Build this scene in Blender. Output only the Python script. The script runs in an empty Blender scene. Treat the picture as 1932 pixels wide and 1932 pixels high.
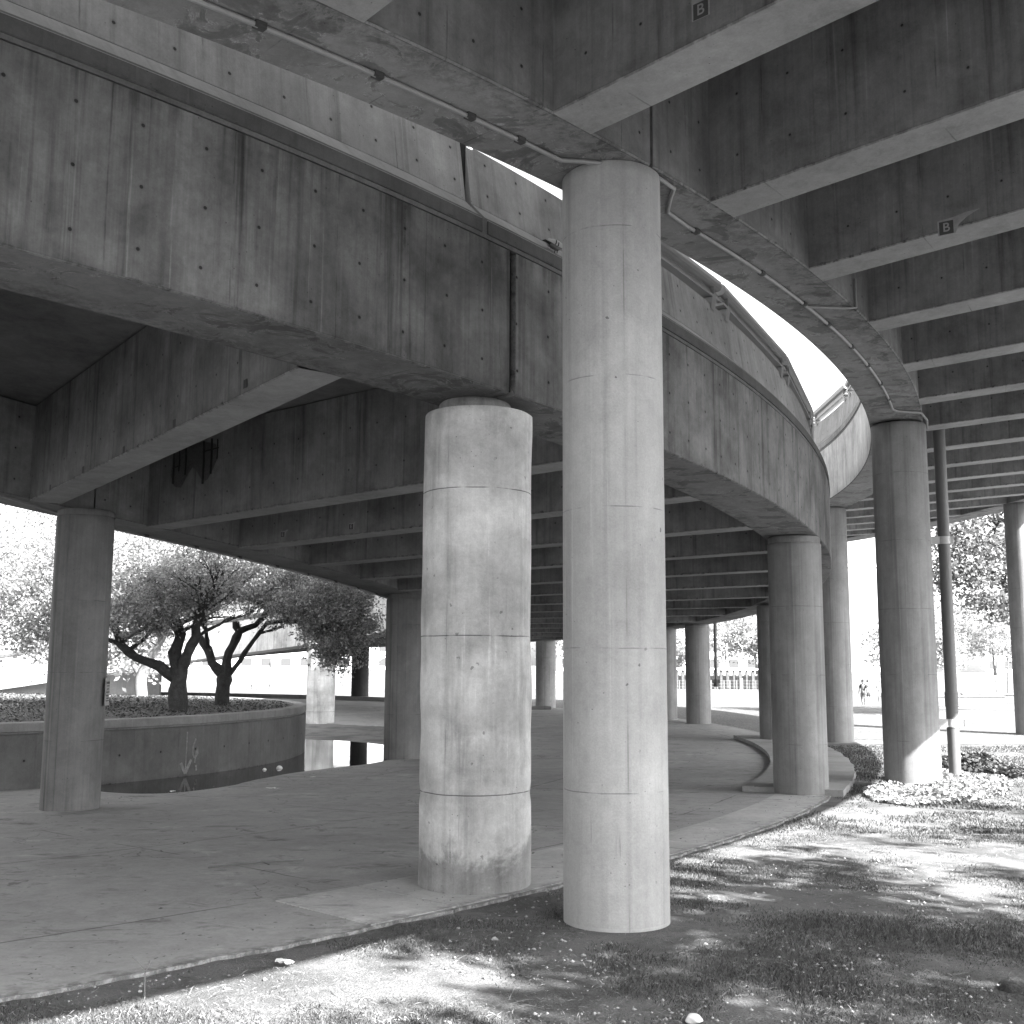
import bpy, bmesh, math, random
import numpy as np
from mathutils import Vector, Matrix

# ------------------------------------------------------------------ camera, sky, sun, exposure
U = 1.75                      # metres per building module (everything below is laid out in modules)
R_ = math.radians
SC = bpy.context.scene
COL = SC.collection

cam = bpy.data.cameras.new("camera")
cam.sensor_width = 36.0
cam.lens = 36.0 * 2122.1 / 1932.0
cam.clip_start = 0.1
cam.clip_end = 3000
cam_o = bpy.data.objects.new("camera", cam)
COL.objects.link(cam_o)
cam_o.matrix_world = Matrix.Translation((0, 0, 1.75 * U)) @ Matrix.Rotation(R_(90 + 7.751), 4, 'X') @ Matrix.Rotation(R_(0.255), 4, 'Z')
SC.camera = cam_o

SUN_EL, SUN_AZ = 38.5, -40.7          # azimuth as a plane angle of the direction towards the sun
sun_dir = Vector((math.cos(R_(SUN_EL)) * math.cos(R_(SUN_AZ)), math.cos(R_(SUN_EL)) * math.sin(R_(SUN_AZ)), math.sin(R_(SUN_EL))))
world = bpy.data.worlds.new("World")
SC.world = world
world.use_nodes = True
wn = world.node_tree
for n in list(wn.nodes): wn.nodes.remove(n)
sky = wn.nodes.new('ShaderNodeTexSky')
sky.sky_type = 'NISHITA'
sky.sun_disc = False
sky.sun_elevation = R_(SUN_EL)
sky.sun_rotation = R_(90 - SUN_AZ)
sky.dust_density = 3.0
bw = wn.nodes.new('ShaderNodeRGBToBW')           # black and white film
bg = wn.nodes.new('ShaderNodeBackground')
bg.inputs['Strength'].default_value = 0.11
wo = wn.nodes.new('ShaderNodeOutputWorld')
wn.links.new(sky.outputs[0], bw.inputs[0]); wn.links.new(bw.outputs[0], bg.inputs[0]); wn.links.new(bg.outputs[0], wo.inputs[0])

sl = bpy.data.lights.new("sun", 'SUN')
sl.energy = 5.0
sl.angle = R_(0.5)
so = bpy.data.objects.new("sun", sl)
COL.objects.link(so)
so.rotation_euler = (-sun_dir).to_track_quat('-Z', 'Y').to_euler()

SC.view_settings.view_transform = 'Standard'
SC.view_settings.look = 'None'
SC.view_settings.exposure = 2.95
SC.view_settings.gamma = 1.0
SC.render.engine = 'CYCLES'
SC.cycles.max_bounces = 8
SC.cycles.diffuse_bounces = 6
SC.cycles.transparent_max_bounces = 8

random.seed(7)
rng = np.random.default_rng(7)

# ------------------------------------------------------------------ plan of the ramps
CX, CY = -20.486, 26.603
RA, WG, RB, RI, RO = 27.001, 0.772, 27.701, 18.108, 34.57
cA = (3.1877, -1.0505, 0.1785, 0.2071)
cB = (5.5159, 0.3454, 1.0255, 0.9937)
cI = (2.9843, -0.7214, 0.2897, -0.5319)
def poly(c, t, lo, hi):
    tc = min(max(t, lo), hi)
    v = sum(a * tc ** i for i, a in enumerate(c))
    d = sum(i * a * tc ** (i - 1) for i, a in enumerate(c) if i)
    return v, d, t - tc
def zA(deg):
    v, d, e = poly(cA, R_(deg), R_(-50), R_(55))
    return v + (d * e if e < 0 else (-0.9) * e)
def zB(deg):
    v, d, e = poly(cB, R_(deg), R_(-50), R_(0))
    return v + (0.15 * e if e > 0 else 0)
def zI(deg):
    v, d, e = poly(cI, R_(deg), R_(-60), R_(75))
    return v + d * e
def zO(deg):
    return 5.88 - 0.28 * min(max((-36 - deg) / 10.0, 0), 1) + 0.19 * min(max((deg + 24) / 29.0, 0), 1)
def P(R, deg, z=0.0):
    return (CX + R * math.cos(R_(deg)), CY + R * math.sin(R_(deg)), z)

# ground relief (smooth weighted mean of levels)
GP = [(0.7,7.8,0.0),(-.3,9.0,.03),(-6,15,-.08),(-5,17.5,-.095),(-3,20,-.09),(-2.1,22.5,-.085),(-5,25,-.1),(-5,30,-.1),(-4,32.5,-.09),(-5.8,36.6,.0),(4.2,16.4,-.06),(5.9,17,0.0),
      (7.6,26.6,0.0),(6.1,26.8,0.02),(5.4,33,.18),(1.3,42,.24),(-6.4,50,.26),(13.5,29.5,.02),(-2,6,0.0),(3,7,0.0),(6,10,0.0),(8,20,0.0),(-6,40,0.1),(20,42,.25),
      (30,67,.3),(0,68,.3),(-20,60,.3),(-25,20,-.05),(-15,8,0),(0,0,0),(20,10,0),(40,30,.1)]
GPa = np.array(GP)
def gz(x, y):
    x = np.asarray(x, float); y = np.asarray(y, float)
    num = np.zeros_like(x + y); den = np.zeros_like(num) + 1e-9
    for a, b, c in GPa:
        s = 2.6 + 0.05 * b
        w = np.exp(-((x - a) ** 2 + (y - b) ** 2) / (2 * s * s)) + 0.002 / (1 + ((x - a) ** 2 + (y - b) ** 2) / 100.0)
        num += w * c; den += w
    return num / den
def gz1(x, y): return float(gz(np.array([x]), np.array([y]))[0])

# ------------------------------------------------------------------ node helpers
class X:
    """small expression wrapper over math nodes"""
    nt = None
    def __init__(s, sock): s.s = sock
    @staticmethod
    def m(op, *a, clamp=False):
        n = X.nt.nodes.new('ShaderNodeMath'); n.operation = op; n.use_clamp = clamp
        for i, v in enumerate(a):
            if isinstance(v, X): X.nt.links.new(v.s, n.inputs[i])
            else: n.inputs[i].default_value = float(v)
        return X(n.outputs[0])
    def __add__(s, o): return X.m('ADD', s, o)
    def __radd__(s, o): return X.m('ADD', o, s)
    def __sub__(s, o): return X.m('SUBTRACT', s, o)
    def __rsub__(s, o): return X.m('SUBTRACT', o, s)
    def __mul__(s, o): return X.m('MULTIPLY', s, o)
    def __rmul__(s, o): return X.m('MULTIPLY', o, s)
    def __truediv__(s, o): return X.m('DIVIDE', s, o)
def xabs(a): return X.m('ABSOLUTE', a)
def xfrac(a): return X.m('FRACT', a)
def xmin(a, b): return X.m('MINIMUM', a, b)
def xmax(a, b): return X.m('MAXIMUM', a, b)
def xlt(a, b): return X.m('LESS_THAN', a, b)
def xgt(a, b): return X.m('GREATER_THAN', a, b)
def ss(x, a, b):
    n = X.nt.nodes.new('ShaderNodeMapRange'); n.interpolation_type = 'SMOOTHSTEP'
    X.nt.links.new(x.s, n.inputs[0])
    n.inputs[1].default_value = a; n.inputs[2].default_value = b
    return X(n.outputs[0])
def comb(a, b, c=0.0):
    n = X.nt.nodes.new('ShaderNodeCombineXYZ')
    for i, v in enumerate((a, b, c)):
        if isinstance(v, X): X.nt.links.new(v.s, n.inputs[i])
        else: n.inputs[i].default_value = float(v)
    return n.outputs[0]
def noise(vec, scale, detail=4, rough=0.55, dist=0.0):
    n = X.nt.nodes.new('ShaderNodeTexNoise')
    X.nt.links.new(vec, n.inputs['Vector'])
    n.inputs['Scale'].default_value = scale; n.inputs['Detail'].default_value = detail
    n.inputs['Roughness'].default_value = rough; n.inputs['Distortion'].default_value = dist
    return X(n.outputs[0])
def newmat(name):
    m = bpy.data.materials.new(name); m.use_nodes = True
    nt = m.node_tree
    for n in list(nt.nodes): nt.nodes.remove(n)
    X.nt = nt
    out = nt.nodes.new('ShaderNodeOutputMaterial')
    b = nt.nodes.new('ShaderNodeBsdfPrincipled')
    nt.links.new(b.outputs[0], out.inputs[0])
    return m, nt, b, out
def setcol(nt, b, val, rough=0.85, bump=None, bdist=0.01, bstr=1.0):
    c = nt.nodes.new('ShaderNodeCombineColor')
    for i in range(3): nt.links.new(val.s, c.inputs[i])
    nt.links.new(c.outputs[0], b.inputs['Base Color'])
    if isinstance(rough, X): nt.links.new(rough.s, b.inputs['Roughness'])
    else: b.inputs['Roughness'].default_value = rough
    if bump is not None:
        bn = nt.nodes.new('ShaderNodeBump'); bn.inputs['Distance'].default_value = bdist; bn.inputs['Strength'].default_value = bstr
        nt.links.new(bump.s, bn.inputs['Height']); nt.links.new(bn.outputs[0], b.inputs['Normal'])

def concrete(name, base=0.30, streak=0.45, holes=True, du=0.735, dv=0.71, v0=0.35, vmax=2.1, hr=0.021, joint=1.47, blotch=0.35,
             vscale=0.16, dirt=0.6, seed=0.0, ring=None, seam=None, damp=0.0, light_streak=0.35, soffit=False, usc=5.0, sky_lit=0.0, under=1.0, pock=0.0, ringw=1.0, drips=0.0):
    m, nt, b, out = newmat(name)
    uvn = nt.nodes.new('ShaderNodeUVMap'); sp = nt.nodes.new('ShaderNodeSeparateXYZ'); nt.links.new(uvn.outputs[0], sp.inputs[0])
    u, v = X(sp.outputs[0]), X(sp.outputs[1])
    tc = nt.nodes.new('ShaderNodeTexCoord'); ob = tc.outputs['Object']
    geo = nt.nodes.new('ShaderNodeNewGeometry'); pos = geo.outputs['Position']
    big = noise(pos, 0.55, 5, 0.6)
    mid = noise(pos, 2.6, 6, 0.68, 0.5)
    fine = noise(pos, 42, 3, 0.75)
    onf = xgt(v, 0.0)
    st1 = noise(comb(u * usc, v * vscale, seed), 1.0, 5, 0.62, 0.15)
    st2 = noise(comb(u * (usc * 3.4), v * (vscale * 1.6), seed + 5), 1.0, 4, 0.65)
    st3 = noise(comb(u * (usc * .30), v * (vscale * 1.2), seed + 9), 1.0, 4, 0.55)
    st4 = noise(comb(u * (usc * .16), v * (vscale * 3.5), seed + 19), 1.0, 5, 0.6, 0.3)
    mot = noise(pos, 10.0, 5, 0.75)
    val = base * (1.0 + blotch * 2.0 * (big - 0.5) + blotch * 1.5 * (mid - 0.5) + 0.5 * blotch * 2.0 * (mot - 0.5) + 0.42 * (fine - 0.5))
    # dark runs, broad stained bays and pale lime runs on upright faces only
    dk = ss(st1, 0.46, 0.72) * ss(st3, 0.34, 0.62) * onf
    val = val * (1.0 - 0.8 * streak * dk) * (1.0 + 0.6 * streak * (st2 - 0.5) * onf) * (1.0 + 2.6 * streak * (st4 - 0.5) * onf)
    lt = ss(st2, 0.58, 0.74) * ss(st1, 0.44, 0.56) * onf
    val = val * (1.0 + light_streak * lt)
    lime = ss(noise(comb(u * (usc * .8), v * (vscale * .5), seed + 29), 1.0, 2, 0.5), 0.70, 0.76) * onf * ss(mid, 0.40, 0.55)
    val = val * (1.0 + 0.8 * light_streak * lime)
    hgt = 0.35 * fine + 0.5 * mid
    # air holes
    vor = nt.nodes.new('ShaderNodeTexVoronoi'); vor.inputs['Scale'].default_value = 9.0; nt.links.new(pos, vor.inputs['Vector'])
    pit = (1.0 - ss(X(vor.outputs['Distance']), 0.05, 0.10)) * ss(noise(pos, 1.7, 2), 0.52, 0.60)
    val = val * (1.0 - 0.55 * pit)
    if under != 1.0: val = val * (1.0 + (under - 1.0) * xlt(v, -0.001))  # undersides lightened in colour, standing in for light bounced off the ground
    if drips:
        dnoise = ss(noise(comb(u * 1.15, seed, 7.0), 1.0, 3, .55), 0.60, 0.70)
        ln_ = noise(comb(u * 0.9, seed, 11.0), 1.0, 1)
        fade = ss(v + 2.6 * (ln_ - 0.5), 0.9, 2.0) * onf
        val = val * (1.0 + drips * dnoise * fade * (0.4 + 1.2 * st2))
        top = ss(v, 1.75, 2.12) * ss(st1, 0.40, 0.60) * onf
        val = val * (1.0 - 0.30 * top)
    if pock:
        wv = nt.nodes.new('ShaderNodeVectorMath'); wv.operation = 'ADD'; nzz = nt.nodes.new('ShaderNodeTexNoise'); nzz.inputs['Scale'].default_value = 14; nzz.inputs['Detail'].default_value = 4
        sc_ = nt.nodes.new('ShaderNodeVectorMath'); sc_.operation = 'SCALE'; sc_.inputs['Scale'].default_value = 0.09
        nt.links.new(pos, nzz.inputs['Vector']); nt.links.new(nzz.outputs['Color'], sc_.inputs[0]); nt.links.new(pos, wv.inputs[0]); nt.links.new(sc_.outputs[0], wv.inputs[1])
        vo2 = nt.nodes.new('ShaderNodeTexVoronoi'); vo2.inputs['Scale'].default_value = 4.2; nt.links.new(wv.outputs[0], vo2.inputs['Vector'])
        rad_ = 0.05 + 0.07 * X(vo2.outputs['Color'])
        pm = xlt(X(vo2.outputs['Distance']), rad_) * ss(noise(comb(u * 1.6, v * .45, seed + 40), 1.0, 2), 0.50, 0.58)
        val = val * (1.0 - pock * pm); hgt = hgt - 0.8 * pm
        sm_ = ss(noise(comb(u * 12.0, v * .35, seed + 44), 1.0, 3, .6), 0.66, 0.70) * ss(noise(comb(u * 1.2, v * .5, seed + 45), 1.0, 2), 0.52, 0.60)
        val = val * (1.0 - .6 * pock * sm_)
    if sky_lit: val = val * (1.0 + sky_lit * xgt(v, 5.0))  # offset fascia faces painted brighter, standing in for open skylight
    onface = xgt(v, 0.0)
    if soffit:
        und = xlt(v, -0.005)
        sn = noise(pos, 1.5, 7, 0.7, 0.8); sn2 = noise(pos, 6.0, 5, 0.75)
        val = val * (1.0 - 0.38 * und * ss(sn, 0.50, 0.60))
        ln = (1.0 - ss(xabs(sn - 0.53), 0.004, 0.013)) * ss(sn2, 0.45, 0.6)
        val = val * (1.0 + 0.7 * und * ln)
        lip = und * (1.0 - ss(xabs(v + 0.15), 0.10, 0.42))
        val = val * (1.0 - 0.35 * lip * ss(sn2, 0.40, 0.62))
    if holes:
        jit = (noise(comb(X.m('FLOOR', u / du), X.m('FLOOR', (v - (v0 - dv / 2)) / dv), seed), 7.3, 0) - 0.5) * 0.10
        a = (xfrac(u / du) - 0.5) * du + jit
        c = (xfrac((v - (v0 - dv / 2)) / dv) - 0.5) * dv + jit * 0.3
        d = X.m('SQRT', a * a + c * c)
        hm = (1.0 - ss(d, hr * 0.75, hr * 1.15)) * onface * xlt(v, vmax) * xgt(v, v0 - dv / 2)
        val = val * (1.0 - 0.80 * hm)
        halo = (1.0 - ss(d, hr, hr * 2.6)) * onface * xlt(v, vmax)
        val = val * (1.0 - 0.12 * halo)
        hgt = hgt - 3.0 * hm
    if joint:
        wob = (noise(comb(0.0, v * 3.0, seed), 1.0, 2) - 0.5) * 0.02
        j = xabs((xfrac(u / joint + 0.5) - 0.5) * joint + wob)
        jm = (1.0 - ss(j, 0.003, 0.013)) * ss(noise(comb(u * .5, v * 1.3, seed + 3), 1.0, 4, .6), 0.42, 0.62)
        val = val * (1.0 - 0.38 * jm)
        hgt = hgt - 0.5 * jm
        # panel to panel shade
        pn = noise(comb(X.m('FLOOR', u / joint + 0.5), seed, 0.0), 3.7, 0)
        val = val * (1.0 + 0.22 * (pn - 0.5))
    if dirt:
        en = noise(comb(u * 6.0, v * 8.0, seed + 2), 1.0, 4, 0.7)
        ed = (1.0 - ss(xabs(v), 0.0, 0.055)) * ss(en, 0.50, 0.66) * ss(noise(comb(u * .35, seed, 3.0), 1.0, 3), 0.44, 0.58)
        val = val * (1.0 - dirt * ed)
        ed2 = (1.0 - ss(xabs(v + 0.004), 0.0, 0.022)) * (0.35 + 0.65 * ss(en, 0.38, 0.55))
        val = val * (1.0 - 0.62 * dirt * ed2)
        ed3 = (1.0 - ss(v, 0.0, 0.22)) * onface * ss(noise(comb(u * .8, v * 2.0, seed + 6), 1.0, 4, .6), .42, .62)
        val = val * (1.0 - 0.28 * dirt * ed3)
        hgt = hgt - 1.2 * ed
    if ring:
        for rz in ring:
            wob = (noise(comb(u * 1.3, rz, seed), 1.0, 2) - 0.5) * 0.03
            rm = (1.0 - ss(xabs(v - rz + wob), 0.003, 0.011)) * ss(noise(comb(u * 2.6, rz * 7, seed), 1.0, 3), 0.42 - .14 * (ringw - 1), 0.60 - .1 * (ringw - 1))
            val = val * (1.0 - min(.75, 0.36 * ringw) * rm)
            hgt = hgt - 0.5 * rm
            blw = ss(v, rz - 0.25, rz) * xlt(v, rz) * ss(noise(comb(u * 5.0, rz, seed + 4), 1.0, 3), 0.5, 0.7)
            val = val * (1.0 - 0.16 * streak * blw)
    if seam:
        for su in seam:
            sm = (1.0 - ss(xabs(u - su), 0.004, 0.012)) * ss(noise(comb(su, v * 0.7, seed), 1.0, 4), 0.46, 0.62)
            val = val * (1.0 - 0.32 * sm)
            wd = (1.0 - ss(xabs(u - su), 0.0, 0.06))
            val = val * (1.0 - 0.10 * wd)
    if damp:
        dn = noise(comb(u * 1.6, v * 0.5, seed + 11), 1.0, 5, 0.65, 0.3)
        dm = 1.0 - ss(v + (noise(comb(u * 0.9, v * 0.9, seed + 12), 1.0, 6, 0.7, 0.4) - 0.5) * 2.6, 0.30, 0.62)
        val = val * (1.0 - damp * dm)
        cl = ss(noise(comb(u * 1.1, v * 0.55, seed + 15), 1.0, 6, 0.72, 0.6), 0.50, 0.66)
        val = val * (1.0 - 0.33 * damp * cl)
    setcol(nt, b, xmax(val, 0.012), 0.88, hgt, 0.012, 0.6)
    b.inputs['Specular IOR Level'].default_value = 0.3
    return m

def plain(name, val, rough=0.6, metal=0.0, var=0.15, scale=8.0, spec=0.5):
    m, nt, b, out = newmat(name)
    geo = nt.nodes.new('ShaderNodeNewGeometry')
    n = noise(geo.outputs['Position'], scale, 4, 0.6)
    n2 = noise(geo.outputs['Position'], scale * 7, 3, 0.6)
    setcol(nt, b, xmax(val * (1.0 + 2 * var * (n - 0.5) + var * (n2 - 0.5)), 0.004), rough, n2 if var < .45 else n + 0.4 * n2, 0.004 if var < .45 else 0.07, 0.4 if var < .45 else 1.0)
    b.inputs['Metallic'].default_value = metal
    b.inputs['Specular IOR Level'].default_value = spec
    return m

def leafmat(name, val, trans=0.35, var=0.5):
    m, nt, b, out = newmat(name)
    geo = nt.nodes.new('ShaderNodeNewGeometry')
    n = noise(geo.outputs['Position'], 2.0, 4, 0.6); rnd = X(geo.outputs['Random Per Island'])
    v = val * (1.0 + var * (n - 0.5) * 1.4 + var * (rnd - 0.5) * 1.2)
    setcol(nt, b, v, 0.55)
    tr = nt.nodes.new('ShaderNodeBsdfTranslucent')
    cc = nt.nodes.new('ShaderNodeCombineColor')
    for i in range(3): nt.links.new((v * 1.1).s, cc.inputs[i])
    nt.links.new(cc.outputs[0], tr.inputs['Color'])
    mx = nt.nodes.new('ShaderNodeMixShader'); mx.inputs[0].default_value = trans
    nt.links.new(b.outputs[0], mx.inputs[1]); nt.links.new(tr.outputs[0], mx.inputs[2]); nt.links.new(mx.outputs[0], out.inputs[0])
    return m

# ------------------------------------------------------------------ materials
M = {}
M['girderA_shade2'] = concrete('concrete_outer_girder_base', 0.155, 0.85, True, blotch=0.55, v0=0.35, seed=1.0, light_streak=0.6, joint=1.47, hr=0.023, drips=0.5, soffit=True, under=1.15)
M['girderA_shade'] = concrete('concrete_outer_girder_shade', 0.112, 0.95, blotch=0.60, hr=0.022, holes=True, v0=0.35, seed=1.5, light_streak=0.6, joint=1.47, drips=0.9, soffit=True, under=1.25)  # darker copy for the left segment: its shade is put into the base
M['girderB'] = concrete('concrete_upper_girder', 0.185, 0.5, True, v0=0.35, seed=3.0, dirt=0.9, blotch=0.5, soffit=True, sky_lit=1.1, under=1.15)
M['girderI'] = concrete('concrete_inner_girder', 0.19, 0.65, True, v0=0.35, seed=5.0, blotch=0.5, sky_lit=1.1)
M['beam'] = concrete('concrete_crossbeam', 0.172, 0.75, True, blotch=0.48, du=0.78, dv=0.9, v0=0.52, vmax=1.7, joint=2.34, seed=7.0, dirt=0.75, light_streak=0.35, hr=0.018, under=1.5)
M['slab'] = concrete('concrete_deck_slab', 0.14, 0.3, False, joint=0, seed=9.0, blotch=0.6, dirt=0)
M['parapet'] = concrete('concrete_parapet', 0.26, 0.55, True, v0=0.26, dv=0.5, vmax=0.80, joint=1.47, seed=11.0, dirt=0.2, hr=0.022)
M['ledge'] = concrete('concrete_ledge', 0.23, 0.35, False, joint=0, seed=13.0, dirt=0.1, blotch=0.25)
M['drip'] = concrete('concrete_drip_band', 0.085, 0.40, False, joint=0, seed=14.0, dirt=0.5)
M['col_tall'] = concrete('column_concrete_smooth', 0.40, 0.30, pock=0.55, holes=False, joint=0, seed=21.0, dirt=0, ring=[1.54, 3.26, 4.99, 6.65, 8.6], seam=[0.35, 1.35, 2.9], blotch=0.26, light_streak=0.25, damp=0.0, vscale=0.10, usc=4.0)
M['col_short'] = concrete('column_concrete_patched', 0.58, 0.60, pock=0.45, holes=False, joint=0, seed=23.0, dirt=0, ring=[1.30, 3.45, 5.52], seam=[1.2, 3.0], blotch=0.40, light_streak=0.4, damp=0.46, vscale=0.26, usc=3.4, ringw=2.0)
M['col_black'] = concrete('column_concrete_black', 0.045, 0.6, False, joint=0, seed=27.0, dirt=0, ring=[1.6, 3.2], seam=[0.9])  # near-black even base for the column on the far kerb
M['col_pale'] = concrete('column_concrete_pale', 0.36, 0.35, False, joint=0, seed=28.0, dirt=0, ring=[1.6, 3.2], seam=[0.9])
M['col_shade'] = concrete('column_concrete_shade', 0.17, 0.7, False, joint=0, seed=26.0, dirt=0, ring=[1.5, 3.0, 4.6], seam=[0.9, 2.6], blotch=0.3, light_streak=0.4, vscale=0.08)  # darker copy of the column concrete, under-ramp shade put into its base
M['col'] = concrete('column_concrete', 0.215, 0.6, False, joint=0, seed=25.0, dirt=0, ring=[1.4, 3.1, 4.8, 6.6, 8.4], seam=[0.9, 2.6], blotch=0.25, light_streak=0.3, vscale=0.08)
M['planter'] = concrete('planter_concrete', 0.12, 0.30, True, du=1.35, dv=0.85, v0=0.75, vmax=1.7, joint=2.7, seed=31.0, dirt=0.7, hr=0.03, blotch=0.4)
M['coping'] = concrete('planter_coping_concrete', 0.22, 0.25, False, joint=2.7, seed=33.0, dirt=0.5)
M['kerb'] = concrete('kerb_concrete', 0.26, 0.2, False, joint=2.0, seed=35.0, dirt=0)
M['oldwall'] = concrete('pale_wall_concrete', 0.17, 0.3, False, joint=3.0, seed=37.0, dirt=0.3)
M['conduit'] = plain('galvanised_conduit', 0.24, 0.45, 0.0, 0.2)
M['clip'] = plain('dark_clip_metal', 0.05, 0.6)
M['rail'] = plain('galvanised_rail', 0.22, 0.5, 0.2, 0.08)
M['gap'] = plain('joint_filler', 0.012, 0.95)
M['downpipe'] = plain('drainpipe_paint', 0.11, 0.5, 0.0, 0.1)
M['bracket'] = plain('bracket_metal', 0.42, 0.5, 0.0, 0.15)
M['bark'] = plain('dark_bark', 0.05, 0.95, 0, 1.0, 6)
M['bark_pale'] = plain('grey_bark', 0.14, 0.95, 0, 0.4, 10)
M['leaf'] = leafmat('crabapple_leaves', 0.36, 0.55, 0.9)
M['leaf_far'] = leafmat('distant_leaves', 0.32, 0.5)
M['leaf_right'] = leafmat('maple_leaves', 0.16, 0.5)
M['leaf_shade'] = leafmat('shade_tree_leaves', 0.08, 0.3)
M['ivy'] = leafmat('ivy_leaves', 0.26, 0.25, 1.0)
M['ivy_dark'] = leafmat('dark_ground_leaves', 0.05, 0.2, 0.6)
M['litterleaf'] = leafmat('fallen_leaves', 0.09, 0.1, 1.0)
M['grass'] = leafmat('grass_blades', 0.075, 0.25, 0.8)
M['white'] = plain('white_paint', 0.75, 0.6, 0, 0.05)
M['chalk'] = plain('chalky_paint', 0.25, 0.9, 0, 0.7, 12)
M['stencil'] = plain('pale_primer_paint', 0.27, 0.9, 0, 0.4, 9)
M['stencil_dark'] = plain('dark_stencil_paint', 0.06, 0.9, 0, 0.15, 20)
M['paper'] = plain('crumpled_paper', 0.7, 0.8, 0, 0.1, 30)
M['stone'] = plain('pebble_stone', 0.34, 0.9, 0, 0.3, 12)
M['twig'] = plain('dry_twig', 0.16, 0.9)
M['rebar'] = plain('rusty_rebar', 0.02, 0.9)
M['rail_far'] = plain('fence_iron', 0.10, 0.6)
M['glass'] = plain('window_glass', 0.07, 0.2)
M['facade'] = plain('pale_facade', 0.62, 0.8, 0, 0.06, 0.3)
M['facade_line'] = plain('facade_joint', 0.25, 0.8)
M['pile'] = plain('old_timber_pile', 0.07, 0.9, 0, 0.5, 3)
M['skin'] = plain('skin', 0.35, 0.6)
M['dark_cloth'] = plain('dark_cloth', 0.03, 0.9)
M['grey_cloth'] = plain('grey_cloth', 0.2, 0.9)
M['white_cloth'] = plain('white_cloth', 0.75, 0.9)
M['hair'] = plain('dark_hair', 0.03, 0.7)
M['pigeon'] = plain('grey_plumage', 0.13, 0.7, 0, 0.3, 40)
M['pigeon_dark'] = plain('black_plumage', 0.012, 0.7)
M['pigeon_pale'] = plain('pale_plumage', 0.40, 0.7)

# rough broken concrete
m, nt, b, out = newmat('broken_concrete')
geo = nt.nodes.new('ShaderNodeNewGeometry')
n1 = noise(geo.outputs['Position'], 22, 5, 0.8); n2 = noise(geo.outputs['Position'], 5, 3, 0.6)
setcol(nt, b, 0.10 * (1.0 + 1.8 * (n1 - 0.5) + 0.6 * (n2 - 0.5)), 0.95, n1, 0.05, 1.0)
M['broken'] = m

m, nt, b, out = newmat('lichen_rock')
geo = nt.nodes.new('ShaderNodeNewGeometry')
n1 = noise(geo.outputs['Position'], 16, 6, 0.8); n2 = noise(geo.outputs['Position'], 4, 4, 0.7)
setcol(nt, b, 0.07 * (1.0 + 1.6 * (n1 - 0.5) + 1.2 * (n2 - 0.5)), 0.95, n1 + n2, 0.06, 1.0)
M['rock'] = m
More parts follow.
